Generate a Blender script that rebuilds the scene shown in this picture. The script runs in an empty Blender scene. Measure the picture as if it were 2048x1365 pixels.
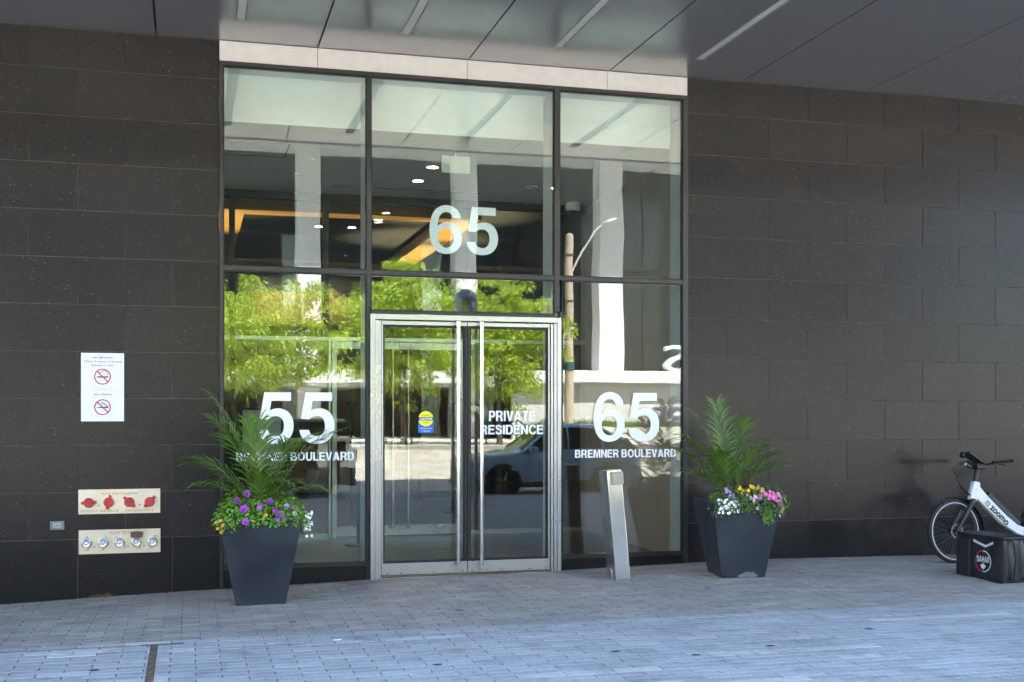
import bpy, bmesh, math, random
from mathutils import Vector, Matrix, Euler
R = math.radians
random.seed(65)
scene = bpy.context.scene
C = scene.collection

# ------------------------------------------------------------------ camera
cam_d = bpy.data.cameras.new('camera')
cam = bpy.data.objects.new('camera', cam_d); C.objects.link(cam)
CAM_D, CAM_H = 11.8, 1.645
cam.location = (0, -CAM_D, CAM_H)
cam.rotation_euler = (R(90), 0, R(-15.18))
cam_d.sensor_width = 36.0
cam_d.lens = 36.0 * 2378 / 2048
cam_d.shift_y = (828 - 682.5) / 2048
cam_d.clip_start, cam_d.clip_end = 0.1, 2000
scene.camera = cam

# ------------------------------------------------------------------ sky and sun
SUN_EL, SUN_AZ = 56.0, 24.0            # azimuth measured from +Y towards +X
world = bpy.data.worlds.new('World'); scene.world = world; world.use_nodes = True
wn = world.node_tree; wn.nodes.clear()
sky = wn.nodes.new('ShaderNodeTexSky'); sky.sky_type = 'NISHITA'; sky.sun_disc = False
sky.sun_elevation = R(SUN_EL); sky.sun_rotation = R(SUN_AZ)
sky.altitude = 90; sky.air_density = 1.0; sky.dust_density = 1.0; sky.ozone_density = 1.0
bg = wn.nodes.new('ShaderNodeBackground'); bg.inputs[1].default_value = 0.085
wo = wn.nodes.new('ShaderNodeOutputWorld')
wn.links.new(sky.outputs[0], bg.inputs[0]); wn.links.new(bg.outputs[0], wo.inputs[0])
sd = bpy.data.lights.new('sun', 'SUN'); sd.energy = 4.0; sd.angle = R(0.55); sd.color = (1.0, 0.95, 0.87)
sun = bpy.data.objects.new('sun', sd); C.objects.link(sun)
sun.location = (20, 20, 60)
sdir = Vector((math.sin(R(SUN_AZ)) * math.cos(R(SUN_EL)), math.cos(R(SUN_AZ)) * math.cos(R(SUN_EL)), math.sin(R(SUN_EL))))
sun.rotation_euler = sdir.to_track_quat('Z', 'Y').to_euler()

scene.view_settings.view_transform = 'Standard'
scene.view_settings.look = 'None'
scene.view_settings.exposure = 3.68
scene.view_settings.gamma = 1.0
scene.view_settings.use_curve_mapping = False
scene.render.engine = 'CYCLES'
cy = scene.cycles
cy.use_denoising = True
try: cy.denoiser = 'OPENIMAGEDENOISE'
except Exception: pass
cy.use_adaptive_sampling = True; cy.adaptive_threshold = 0.008
cy.max_bounces = 8; cy.diffuse_bounces = 4; cy.glossy_bounces = 4; cy.transparent_max_bounces = 24
cy.transmission_bounces = 6; cy.sample_clamp_indirect = 6.0; cy.caustics_reflective = False; cy.caustics_refractive = False

# ------------------------------------------------------------------ mesh helpers
class MB:
    def __init__(self): self.v = []; self.f = []; self.t = []
    def add(self, vs, fs, tint=None):
        b = len(self.v); self.v += [tuple(p) for p in vs]
        for q in fs:
            self.f.append(tuple(b + i for i in q)); self.t.append(tint or 0.0)
        return self
    def box(self, x0, x1, y0, y1, z0, z1):
        vs = [(x0,y0,z0),(x1,y0,z0),(x1,y1,z0),(x0,y1,z0),(x0,y0,z1),(x1,y0,z1),(x1,y1,z1),(x0,y1,z1)]
        return self.add(vs, [(0,3,2,1),(4,5,6,7),(0,1,5,4),(1,2,6,5),(2,3,7,6),(3,0,4,7)])
    def quad(self, a, b, c, d): return self.add([a,b,c,d], [(0,1,2,3)])
    def cyl(self, p0, p1, r0, r1=None, n=12, cap=True):
        if r1 is None: r1 = r0
        return self.tube([p0, p1], [r0, r1], n, cap)
    def tube(self, pts, r, n=8, cap=True, closed=False):
        pts = [Vector(p) for p in pts]; m = len(pts)
        rs = r if isinstance(r, (list, tuple)) else [r] * m
        vs = []; up = None
        for i, p in enumerate(pts):
            a = pts[(i-1) % m] if (i > 0 or closed) else p
            b = pts[(i+1) % m] if (i < m-1 or closed) else p
            t = (b - a).normalized()
            if up is None:
                up = t.orthogonal().normalized()
            else:
                up = (up - t * up.dot(t))
                up = up.normalized() if up.length > 1e-6 else t.orthogonal().normalized()
            w = t.cross(up)
            for k in range(n):
                an = 2 * math.pi * k / n
                vs.append(p + (up * math.cos(an) + w * math.sin(an)) * rs[i])
        fs = []
        for i in range(m if closed else m - 1):
            j = (i + 1) % m
            for k in range(n):
                l = (k + 1) % n
                fs.append((i*n+k, i*n+l, j*n+l, j*n+k))
        if cap and not closed:
            fs.append(tuple(reversed(range(n)))); fs.append(tuple((m-1)*n + k for k in range(n)))
        return self.add(vs, fs)
    def lathe(self, prof, n=20, o=(0,0,0), axis='z'):
        vs = []
        for (r, h) in prof:
            for k in range(n):
                a = 2*math.pi*k/n; x, y = r*math.cos(a), r*math.sin(a)
                p = (x, y, h) if axis == 'z' else ((x, h, y) if axis == 'y' else (h, x, y))
                vs.append((p[0]+o[0], p[1]+o[1], p[2]+o[2]))
        fs = [(i*n+k, i*n+(k+1)%n, (i+1)*n+(k+1)%n, (i+1)*n+k) for i in range(len(prof)-1) for k in range(n)]
        fs.append(tuple(range(n))); fs.append(tuple((len(prof)-1)*n+k for k in range(n)))
        return self.add(vs, fs)
    def prism(self, poly, y0, y1):          # poly in (x,z), extruded along y
        n = len(poly)
        vs = [(x, y0, z) for x, z in poly] + [(x, y1, z) for x, z in poly]
        fs = [tuple(range(n)), tuple(reversed(range(n, 2*n)))] + [(i, i+n, (i+1)%n+n, (i+1)%n) for i in range(n)]
        return self.add(vs, fs)
    def xf(self, M):
        self.v = [tuple(M @ Vector(p)) for p in self.v]; return self
    def mesh(self, name, tint=False):
        me = bpy.data.meshes.new(name); me.from_pydata(self.v, [], self.f); me.update()
        if tint:
            at = me.attributes.new('tint', 'FLOAT', 'FACE'); at.data.foreach_set('value', self.t)
        return me
    def build(self, name, mat, parent=None, smooth=False, bevel=0.0, seg=2, tint=False, fix=True):
        me = self.mesh(name, tint)
        if fix or bevel:
            bm = bmesh.new(); bm.from_mesh(me)
            bmesh.ops.recalc_face_normals(bm, faces=bm.faces)
            if bevel:
                bmesh.ops.bevel(bm, geom=list(bm.edges), offset=bevel, segments=seg, profile=0.5, affect='EDGES', clamp_overlap=True)
            bm.to_mesh(me); bm.free()
        if smooth: me.shade_smooth() if hasattr(me, 'shade_smooth') else None
        return link(name, me, mat, parent)

def link(name, me, mat, parent=None):
    o = bpy.data.objects.new(name, me); C.objects.link(o)
    if mat is not None and len(me.materials) == 0: me.materials.append(mat)
    if parent is not None: par(o, parent)
    return o
BASE = {}
def par(o, parent):
    o.parent = parent
    top = parent
    o.matrix_parent_inverse = Matrix.Translation(-Vector(BASE.get(parent.name, (0,0,0))))
def tag(o, label=None, cat=None, group=None, kind=None):
    if label: o['label'] = label
    if cat: o['category'] = cat
    if group: o['group'] = group
    if kind: o['kind'] = kind
    return o
def thing(name, loc, label, cat, group=None, local=False):
    o = bpy.data.objects.new(name, None); C.objects.link(o)
    o.empty_display_size = 0.1
    o.location = loc
    if not local: BASE[o.name] = tuple(loc)     # children are written in world coordinates
    return tag(o, label, cat, group)
def children(o): return [c for c in bpy.data.objects if c.parent == o]
def copy_tree(o, parent=None):
    c = o.copy(); C.objects.link(c)
    if parent is not None: c.parent = parent
    for ch in children(o): copy_tree(ch, c)
    return c

# ------------------------------------------------------------------ material helpers
MATS = {}
def newmat(name):
    m = bpy.data.materials.new(name); m.use_nodes = True
    nt = m.node_tree; nt.nodes.clear()
    out = nt.nodes.new('ShaderNodeOutputMaterial')
    MATS[name] = m
    return m, nt, out
def nd(nt, typ, **kw):
    n = nt.nodes.new(typ)
    for k, v in kw.items():
        if k.startswith('i_'): n.inputs[k[2:].replace('_', ' ')].default_value = v
        else: setattr(n, k, v)
    return n
def principled(nt, out, col=(.5,.5,.5), rough=.5, metal=0., spec=.5):
    p = nt.nodes.new('ShaderNodeBsdfPrincipled')
    p.inputs['Base Color'].default_value = (*col, 1); p.inputs['Roughness'].default_value = rough
    p.inputs['Metallic'].default_value = metal; p.inputs['Specular IOR Level'].default_value = spec
    nt.links.new(p.outputs[0], out.inputs[0]); return p
def ramp(nt, src, stops, interp='LINEAR'):
    r = nt.nodes.new('ShaderNodeValToRGB'); r.color_ramp.interpolation = interp
    e = r.color_ramp.elements
    while len(e) < len(stops): e.new(0.5)
    for k, (p, c) in enumerate(stops):
        e[k].position = p; e[k].color = (*c, 1) if len(c) == 3 else c
    nt.links.new(src, r.inputs[0]); return r.outputs[0]
def mixc(nt, fac, a, b, mode='MIX'):
    m = nt.nodes.new('ShaderNodeMix'); m.data_type = 'RGBA'; m.blend_type = mode
    for sock, val in ((m.inputs[0], fac), (m.inputs[6], a), (m.inputs[7], b)):
        if hasattr(val, 'is_linked'): nt.links.new(val, sock)
        elif isinstance(val, (int, float)): sock.default_value = val
        else: sock.default_value = (*val, 1)
    return m.outputs[2]
def noise(nt, vec, scale, detail=4, rough=.55):
    n = nt.nodes.new('ShaderNodeTexNoise'); n.inputs['Scale'].default_value = scale
    n.inputs['Detail'].default_value = detail; n.inputs['Roughness'].default_value = rough
    if vec is not None: nt.links.new(vec, n.inputs['Vector'])
    return n
def mathn(nt, op, a, b=None):
    m = nt.nodes.new('ShaderNodeMath'); m.operation = op
    for s, v in ((m.inputs[0], a), (m.inputs[1], b)):
        if v is None: continue
        if hasattr(v, 'is_linked'): nt.links.new(v, s)
        else: s.default_value = v
    return m.outputs[0]
def bump(nt, h, strength, dist, p):
    b = nt.nodes.new('ShaderNodeBump'); b.inputs['Strength'].default_value = strength; b.inputs['Distance'].default_value = dist
    nt.links.new(h, b.inputs['Height']); nt.links.new(b.outputs[0], p.inputs['Normal']); return b
def objvec(nt, rnd=0.0):
    tc = nt.nodes.new('ShaderNodeTexCoord')
    if not rnd: return tc.outputs['Object']
    oi = nt.nodes.new('ShaderNodeObjectInfo')
    s = mathn(nt, 'MULTIPLY', oi.outputs['Random'], rnd)
    v = nt.nodes.new('ShaderNodeVectorMath'); v.operation = 'ADD'
    nt.links.new(tc.outputs['Object'], v.inputs[0]); nt.links.new(s, v.inputs[1])
    return v.outputs[0]
def simple(name, col, rough=.5, metal=0., spec=.5, var=.12, nscale=6., bmp=0., bscale=60., rvar=0.08):
    m, nt, out = newmat(name)
    p = principled(nt, out, col, rough, metal, spec)
    v = objvec(nt, 7.0)
    n = noise(nt, v, nscale, 5)
    lo = tuple(c*(1-var) for c in col); hi = tuple(min(1, c*(1+var)) for c in col)
    nt.links.new(ramp(nt, n.outputs['Fac'], [(.3, lo), (.7, hi)]), p.inputs['Base Color'])
    rr = ramp(nt, n.outputs['Fac'], [(.25, (max(.02, rough-rvar),)*3), (.75, (min(1, rough+rvar),)*3)])
    nt.links.new(rr, p.inputs['Roughness'])
    if bmp:
        nb = noise(nt, v, bscale, 3); bump(nt, nb.outputs['Fac'], bmp, .01, p)
    return m
def emis(name, col, s):
    m, nt, out = newmat(name)
    e = nt.nodes.new('ShaderNodeEmission'); e.inputs[0].default_value = (*col, 1); e.inputs[1].default_value = s
    nt.links.new(e.outputs[0], out.inputs[0]); return m

# ------------------------------------------------------------------ materials
def mat_granite(name, base, red, spk, rough):
    m, nt, out = newmat(name)
    p = principled(nt, out, base, rough, 0, .22)
    v = objvec(nt, 40.0)
    oi = nd(nt, 'ShaderNodeObjectInfo')
    big = noise(nt, v, 1.6, 4, .6)
    c0 = mixc(nt, ramp(nt, big.outputs['Fac'], [(.38, (0,0,0)), (.66, (1,1,1))]), base, red)
    c1 = mixc(nt, ramp(nt, oi.outputs['Random'], [(0, (.0,)*3), (1, (.95,)*3)]), c0, tuple(x*.40 for x in base))
    grain = noise(nt, v, 130, 4, .75)
    c2 = mixc(nt, ramp(nt, grain.outputs['Fac'], [(.35, (0,0,0)), (.7, (.9,.9,.9))]), mixc(nt, .55, c1, (0.006,0.006,0.006)), mixc(nt, .12, c1, (.25,.24,.22)))
    vo = nd(nt, 'ShaderNodeTexVoronoi'); vo.inputs['Scale'].default_value = 40; nt.links.new(v, vo.inputs['Vector'])
    sp = ramp(nt, vo.outputs['Distance'], [(.12, (1,1,1)), (.30, (0,0,0))])
    wn_ = nd(nt, 'ShaderNodeTexWhiteNoise'); nt.links.new(vo.outputs['Position'], wn_.inputs['Vector'])
    keep = ramp(nt, wn_.outputs['Value'], [(.80, (0,0,0)), (.97, (1,1,1))])
    dens = noise(nt, v, 4.5, 3, .6)
    f = mathn(nt, 'MULTIPLY', mathn(nt, 'MULTIPLY', sp, keep), ramp(nt, dens.outputs['Fac'], [(.38, (.12,)*3), (.62, (1,1,1))]))
    c3 = mixc(nt, f, c2, spk)
    nt.links.new(c3, p.inputs['Base Color'])
    rr = ramp(nt, grain.outputs['Fac'], [(.3, (rough-.05,)*3), (.7, (rough+.09,)*3)])
    nt.links.new(rr, p.inputs['Roughness'])
    bump(nt, grain.outputs['Fac'], .05, .002, p)
    return m
M_GRAN = mat_granite('brown_granite', (.0105,.0096,.0092), (.0200,.0135,.0115), (.19,.175,.16), .21)
M_BASE = mat_granite('black_granite', (.0055,.0060,.0075), (.0085,.0080,.0082), (.05,.05,.052), .16)
M_MORTAR = simple('mortar', (.12,.103,.085), .9, var=.25, nscale=12)
def mat_paver(name, a, b, pale):
    m, nt, out = newmat(name)
    p = principled(nt, out, a, .72, 0, .35)
    v = objvec(nt)
    at = nd(nt, 'ShaderNodeAttribute', attribute_name='tint')
    c0 = mixc(nt, ramp(nt, at.outputs['Fac'], [(.0, (0,0,0)), (.9, (1,1,1))]), a, b)
    c0 = mixc(nt, ramp(nt, at.outputs['Fac'], [(.94, (0,0,0)), (.99, (1,1,1))]), c0, pale)
    big = noise(nt, v, .9, 5, .6)
    c1 = mixc(nt, ramp(nt, big.outputs['Fac'], [(.35, (.0,)*3), (.72, (.7,)*3)]), c0, tuple(x*.58 for x in a))
    st = noise(nt, v, 3.5, 6, .7)
    c1 = mixc(nt, ramp(nt, st.outputs['Fac'], [(.53, (0,)*3), (.74, (.65,)*3)]), c1, (.13,.12,.11))
    g = noise(nt, v, 105, 3, .85)
    c2 = mixc(nt, ramp(nt, g.outputs['Fac'], [(.30, (.75,)*3), (.52, (0,)*3)]), c1, tuple(x*.35 for x in a))
    c3 = mixc(nt, ramp(nt, g.outputs['Fac'], [(.56, (0,)*3), (.74, (.6,)*3)]), c2, tuple(min(1, x*1.9) for x in a))
    nt.links.new(c3, p.inputs['Base Color'])
    bump(nt, g.outputs['Fac'], .25, .003, p)
    return m
M_PAVN = mat_paver('taupe_paver', (.425,.388,.345), (.285,.265,.240), (.46,.42,.37))
M_PAVF = mat_paver('grey_paver', (.465,.478,.472), (.335,.348,.35), (.61,.60,.55))
def mat_pavebase():
    m, nt, out = newmat('paving_bed')
    p = principled(nt, out, (.2,.2,.2), .8, 0, .3)
    v = objvec(nt)
    br = nd(nt, 'ShaderNodeTexBrick'); nt.links.new(v, br.inputs['Vector'])
    br.inputs['Color1'].default_value = (.45,.45,.46,1); br.inputs['Color2'].default_value = (.36,.36,.37,1)
    br.inputs['Mortar'].default_value = (.05,.045,.04,1); br.inputs['Scale'].default_value = 1.0
    br.inputs['Mortar Size'].default_value = .004; br.inputs['Brick Width'].default_value = .33; br.inputs['Row Height'].default_value = .1
    n = noise(nt, v, 1.2, 6, .65)
    c = mixc(nt, ramp(nt, n.outputs['Fac'], [(.4, (0,)*3), (.75, (.6,)*3)]), br.outputs['Color'], (.24,.235,.23))
    nt.links.new(c, p.inputs['Base Color']); return m
M_PAVB = mat_pavebase()
M_BED = simple('joint_sand', (.075,.062,.05), .95, var=.35, nscale=20)
M_RUST = simple('rusty_dirt', (.15,.10,.07), .95, var=.5, nscale=25, bmp=.5, bscale=90)
M_BLACKFR = simple('black_frame', (.016,.016,.017), .38, var=.15)
M_GASKET = simple('rubber_gasket', (.008,.008,.008), .6)
M_GREYFR = simple('grey_interior_mullion', (.42,.44,.42), .5, var=.06)
def mat_alu(name, col, rough):
    m, nt, out = newmat(name)
    p = principled(nt, out, col, rough, .85, .5)
    v = objvec(nt)
    n = noise(nt, v, 3.0, 4, .6)
    nt.links.new(ramp(nt, n.outputs['Fac'], [(.3, tuple(c*.92 for c in col)), (.6, col)]), p.inputs['Base Color'])
    nt.links.new(ramp(nt, n.outputs['Fac'], [(.3, (rough*1.12,)*3), (.7, (rough*.94,)*3)]), p.inputs['Roughness'])
    return m
M_ALU = mat_alu('brushed_aluminium', (.45,.47,.50), .28)
M_STEEL = mat_alu('stainless_steel', (.57,.56,.55), .18)
M_BOLL = mat_alu('brushed_stainless_post', (.64,.61,.58), .13)
def mat_soffit():
    m, nt, out = newmat('soffit_panel_metal')
    p = principled(nt, out, (.20,.205,.215), .30, .55, .5)
    v = objvec(nt, 9.)
    n = noise(nt, v, 2.2, 5, .6)
    nt.links.new(ramp(nt, n.outputs['Fac'], [(.3, (.445,.44,.425)), (.7, (.46,.455,.44))]), p.inputs['Base Color'])
    nt.links.new(ramp(nt, n.outputs['Fac'], [(.3, (.19,)*3), (.7, (.205,)*3)]), p.inputs['Roughness'])
    return m
M_SOFF = mat_soffit()
M_HEADER = simple('cream_stone_panel', (.74,.70,.66), .55, var=.05, nscale=14)
M_WHITE = simple('white_paint', (.80,.82,.79), .6, var=.03)
M_CEIL = simple('vestibule_ceiling_paint', (.78,.81,.78), .7, var=.05)
M_LOBCEIL = simple('lobby_ceiling_paint', (.06,.062,.064), .7, var=.08)
M_TAUPE = simple('taupe_wall_panel', (.34,.30,.26), .55, var=.08, nscale=3)
M_FLOORI = simple('dark_lobby_tile', (.05,.048,.046), .35, var=.2, nscale=8)
M_VINYL = simple('white_vinyl', (.82,.84,.86), .5, var=.02)
M_VINYL2 = simple('frosted_vinyl', (.84,.86,.86), .5, var=.03)
def mat_glass(name, f0, tint, amp, scale):
    m, nt, out = newmat(name)
    geo = nd(nt, 'ShaderNodeNewGeometry'); v = objvec(nt)
    n = noise(nt, v, scale, 1.5, .5)
    n.inputs['Distortion'].default_value = .4
    sub = nd(nt, 'ShaderNodeVectorMath', operation='SUBTRACT'); nt.links.new(n.outputs['Color'], sub.inputs[0]); sub.inputs[1].default_value = (.5,.5,.5)
    sc = nd(nt, 'ShaderNodeVectorMath', operation='MULTIPLY'); nt.links.new(sub.outputs[0], sc.inputs[0]); sc.inputs[1].default_value = (amp, 0, amp*.8)
    ad = nd(nt, 'ShaderNodeVectorMath', operation='ADD'); nt.links.new(geo.outputs['Normal'], ad.inputs[0]); nt.links.new(sc.outputs[0], ad.inputs[1])
    no = nd(nt, 'ShaderNodeVectorMath', operation='NORMALIZE'); nt.links.new(ad.outputs[0], no.inputs[0])
    gl = nd(nt, 'ShaderNodeBsdfGlossy'); gl.inputs['Roughness'].default_value = 0.0; gl.inputs['Color'].default_value = (.97,1,.98,1)
    nt.links.new(no.outputs[0], gl.inputs['Normal'])
    tr = nd(nt, 'ShaderNodeBsdfTransparent'); tr.inputs[0].default_value = (*tint, 1)
    lw = nd(nt, 'ShaderNodeLayerWeight'); lw.inputs['Blend'].default_value = .5
    f = mathn(nt, 'ADD', mathn(nt, 'MULTIPLY', mathn(nt, 'POWER', lw.outputs['Facing'], 5.0), 1 - f0), f0)
    mx = nd(nt, 'ShaderNodeMixShader'); nt.links.new(f, mx.inputs[0]); nt.links.new(tr.outputs[0], mx.inputs[1]); nt.links.new(gl.outputs[0], mx.inputs[2])
    nt.links.new(mx.outputs[0], out.inputs[0]); return m
M_GLASS = mat_glass('storefront_glass', .066, (.90,.945,.925), .0038, 1.2)
M_GLASSIN = mat_glass('inner_glass', .03, (.93,.96,.94), .002, 1.0)
def mat_wood(name, a, b, rough=.45):
    m, nt, out = newmat(name)
    p = principled(nt, out, a, rough)
    v = objvec(nt)
    mp = nd(nt, 'ShaderNodeMapping'); mp.inputs['Scale'].default_value = (.6, .6, 9); nt.links.new(v, mp.inputs[0])
    n = noise(nt, mp.outputs[0], 4, 6, .6)
    nt.links.new(ramp(nt, n.outputs['Fac'], [(.3, a), (.7, b)]), p.inputs['Base Color']); return m
M_WOOD = mat_wood('honey_wood', (.50,.27,.08), (.62,.36,.12))
M_WALNUT = mat_wood('walnut_panel', (.13,.075,.045), (.19,.11,.065))
M_POT = simple('charcoal_planter_resin', (.022,.028,.036), .42, var=.28, nscale=2.2, bmp=.06, bscale=120, rvar=.14)
M_SCUFF = simple('scuffed_resin', (.13,.14,.155), .8, var=.5, nscale=14)
M_SOIL = simple('potting_soil', (.03,.022,.015), .95, var=.4, nscale=30, bmp=.6)
def mat_leaf(name, a, b, trans=.35, rough=.45, nscale=2.5):
    m, nt, out = newmat(name)
    p = nt.nodes.new('ShaderNodeBsdfPrincipled'); p.inputs['Roughness'].default_value = rough; p.inputs['Specular IOR Level'].default_value = .4
    v = objvec(nt, 3.0)
    n = noise(nt, v, nscale, 4, .7)
    gi = nd(nt, 'ShaderNodeNewGeometry')
    f = mathn(nt, 'ADD', mathn(nt, 'MULTIPLY', n.outputs['Fac'], .6), mathn(nt, 'MULTIPLY', gi.outputs['Random Per Island'], .45))
    col = ramp(nt, f, [(.25, a), (.8, b)])
    nt.links.new(col, p.inputs['Base Color'])
    t = nd(nt, 'ShaderNodeBsdfTranslucent'); nt.links.new(mixc(nt, 1.0, col, (1.25,1.15,.45), 'MULTIPLY'), t.inputs[0])
    mx = nd(nt, 'ShaderNodeMixShader'); mx.inputs[0].default_value = trans
    nt.links.new(p.outputs[0], mx.inputs[1]); nt.links.new(t.outputs[0], mx.inputs[2]); nt.links.new(mx.outputs[0], out.inputs[0]); return m
M_PALM = mat_leaf('palm_leaf', (.055,.13,.022), (.20,.33,.055), .35, .36)
M_STEM = simple('palm_stem', (.07,.075,.03), .6, var=.3)
M_DRAC = mat_leaf('burgundy_leaf', (.075,.03,.038), (.15,.065,.07), .2)
M_PETL = mat_leaf('petunia_leaf', (.12,.27,.035), (.28,.50,.08), .35)
M_DKLF = mat_leaf('dark_bedding_leaf', (.075,.15,.035), (.17,.30,.075), .3)
M_TREE = mat_leaf('locust_leaf', (.22,.35,.05), (.62,.74,.15), .45)
M_GRASS = mat_leaf('lawn_grass', (.06,.12,.025), (.12,.20,.04), .2)
M_BARK = simple('bark', (.09,.07,.055), .9, var=.35, nscale=12, bmp=.5, bscale=30)
def petal(n, c):
    m = simple(n, c, .55, var=.15, nscale=30); nt = m.node_tree
    p = [x for x in nt.nodes if x.type == 'BSDF_PRINCIPLED'][0]; src = p.inputs['Base Color'].links[0].from_socket
    oi = nt.nodes.new('ShaderNodeObjectInfo')
    f = ramp(nt, oi.outputs['Random'], [(0, (.45,.45,.5)), (.5, (1,1,1)), (1, (1.25,1.3,1.15))])
    nt.links.new(mixc(nt, 1.0, src, f, 'MULTIPLY'), p.inputs['Base Color']); return m
M_PUR = petal('purple_petal', (.30,.03,.38)); M_LIL = petal('lilac_petal', (.45,.28,.62)); M_PINK = petal('pink_petal', (.75,.16,.42))
M_LPINK = petal('light_pink_petal', (.80,.42,.52)); M_YEL = petal('yellow_petal', (.75,.50,.03)); M_WPET = petal('white_petal', (.80,.80,.76)); M_ORG = petal('orange_petal', (.72,.36,.03))
M_EYE = petal('flower_eye', (.12,.02,.12))
M_PAPER = simple('white_sign_sheet', (.78,.80,.83), .45, var=.02)
M_INK = simple('black_ink', (.02,.02,.022), .6); M_REDINK = simple('red_ink', (.50,.035,.03), .5)
M_GREYINK = simple('grey_ink', (.42,.45,.48), .6)
M_BRASSPL = mat_alu('cream_metal_plate', (.70,.64,.53), .38)
M_REDCAP = simple('red_cap_plastic', (.52,.035,.03), .38, var=.2)
M_ENGR = simple('engraved_red_paint', (.42,.10,.05), .7)
M_CHROME = mat_alu('zinc_cap', (.62,.64,.67), .25)
M_BROWN = simple('brown_rusty_tag', (.13,.075,.04), .8, var=.4, nscale=40)
M_GREYPL = simple('grey_outlet_plastic', (.20,.20,.22), .45)
M_YSTK = simple('yellow_sticker', (.82,.80,.02), .5, var=.02); M_BSTK = simple('blue_sticker', (.02,.13,.50), .5, var=.03)
# ------------------------------------------------------------------ ground
GX = [(-60,-.14),(-4,-.14),(-1.68,-.109),(-.81,-.075),(.27,-.04),(1.76,0.),(3.72,.023),(5.2,.055),(6.2,.062),(8.2,.04),(12,.02),(60,.02)]
def gx(x):
    for (a, za), (b, zb) in zip(GX, GX[1:]):
        if x <= b: return za + (zb-za)*(x-a)/(b-a)
    return GX[-1][1]
def gz(x, y):
    d = max(0.0, -y)
    f = max(0.0, min(1.0, (2.7-d)/2.3))
    return gx(x)*f - .008*d
CURB = -13.0
def road_z(y):
    d = -y
    return -.28 if d < 15 else -.28 + .042*min(d-15, 15)
mb = MB(); mb.box(-600, 600, -900, -70, -1.2, -.4); mb.box(-600, 600, 45, 500, -1.2, -.4)
mb.box(-600, -60, -70, 45, -1.2, -.4); mb.box(60, 600, -70, 45, -1.2, -.4)
tag(mb.build('ground', simple('distant_ground', (.13,.125,.115), .9)), kind='structure')
M_ASPH = simple('pale_road_concrete', (.47,.43,.37), .85, var=.25, nscale=1.2, bmp=.3, bscale=150)
M_CONC = simple('concrete', (.58,.54,.48), .85, var=.12, nscale=2.5)
def strip(ys, zf, x0=-60, x1=60, n=2, th=0):
    m = MB(); xs = [x0 + (x1-x0)*i/n for i in range(n+1)]
    vs = [(x, y, zf(x, y)) for y in ys for x in xs]; w = n+1
    m.add(vs, [(j*w+i, j*w+i+1, (j+1)*w+i+1, (j+1)*w+i) for j in range(len(ys)-1) for i in range(n)])
    return m
tag(strip([CURB, -15, -20, -25, -30], lambda x, y: road_z(y)).build('road', M_ASPH), kind='structure')
tag(strip([-30, -34, -40, -48, -72], lambda x, y: .50 if y < -30 else .50).build('far_sidewalk', M_CONC), kind='structure')
mk = MB(); mk.box(-60, 60, -30.15, -29.9, .2, .505); tag(mk.build('far_kerb', simple('kerb_concrete', (.30,.285,.26), .85), bevel=.02), kind='structure')
mk = MB(); mk.box(-60, 60, CURB-.16, CURB, -.5, -.10); tag(mk.build('kerb', MATS['kerb_concrete'], bevel=.02), kind='structure')

# pavement: bed sheet and the pavers that lie on it
PX0, PX1, PY1 = -3.0, 9.9, -6.6
xs = [-60, -20, -8, -4, -3] + [-2.5 + .5*i for i in range(26)] + [12, 20, 60]
ys = [.02] + [-.5*i for i in range(1, 14)] + [-8, -10, -11, CURB]
m = MB(); w = len(xs)
inside = lambda x, y: PX0 <= x <= PX1 and y >= PY1
m.add([(x, y, gz(x, y) - .014) for y in ys for x in xs], [(j*w+i, j*w+i+1, (j+1)*w+i+1, (j+1)*w+i) for j in range(len(ys)-1) for i in range(w-1)])
pavement = m.build('pavement', M_PAVB); tag(pavement, kind='structure')
m = MB(); xs2 = [PX0 + i*(PX1-PX0)/30 for i in range(31)]; ys2 = [.02 + i*(PY1-.02)/16 for i in range(17)]; w = 31
m.add([(x, y, gz(x, y) - .010) for y in ys2 for x in xs2], [(j*w+i, j*w+i+1, (j+1)*w+i+1, (j+1)*w+i) for j in range(16) for i in range(30)])
m.build('joint_sand', M_BED, pavement)
BOUND = -2.80          # taupe pavers by the wall, grey pavers beyond
TR = (-.268, -.222)    # dirt-filled channel between x limits, y < -2.85
def paver_geo(mb_, x0, x1, y0, y1, dz, tint, tl):
    g = .0034; x0 += g; x1 -= g; y0 += g; y1 -= g; c = .004
    z = lambda x, y: gz(x, y) + dz + tl*(x-(x0+x1)/2)
    lo = [(x0,y0),(x1,y0),(x1,y1),(x0,y1)]; hi = [(x0+c,y0+c),(x1-c,y0+c),(x1-c,y1-c),(x0+c,y1-c)]
    vs = [(x, y, z(x,y)-.03) for x, y in lo] + [(x, y, z(x,y)-.0025) for x, y in lo] + [(x, y, z(x,y)) for x, y in hi]
    mb_.add(vs, [(0,1,5,4),(1,2,6,5),(2,3,7,6),(3,0,4,7),(4,5,9,8),(5,6,10,9),(6,7,11,10),(7,4,8,11),(8,9,10,11)], tint)
rp = random.Random(4)
pav = []
y = -.02; row = 0
pale_run = 0
s_, c_ = math.sin(R(15.18)), math.cos(R(15.18))
def in_view(x, y):
    dx, dy = x, y + CAM_D; dep = dx*s_ + dy*c_
    if dep < .5: return None
    u = (dx*c_ - dy*s_)/dep; v = (CAM_H - gz(x, y))/dep
    px = 1024 + 2378*u; py = 828 + 2378*v
    return dep if (-40 < px < 2088 and py < 1400) else None
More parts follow.
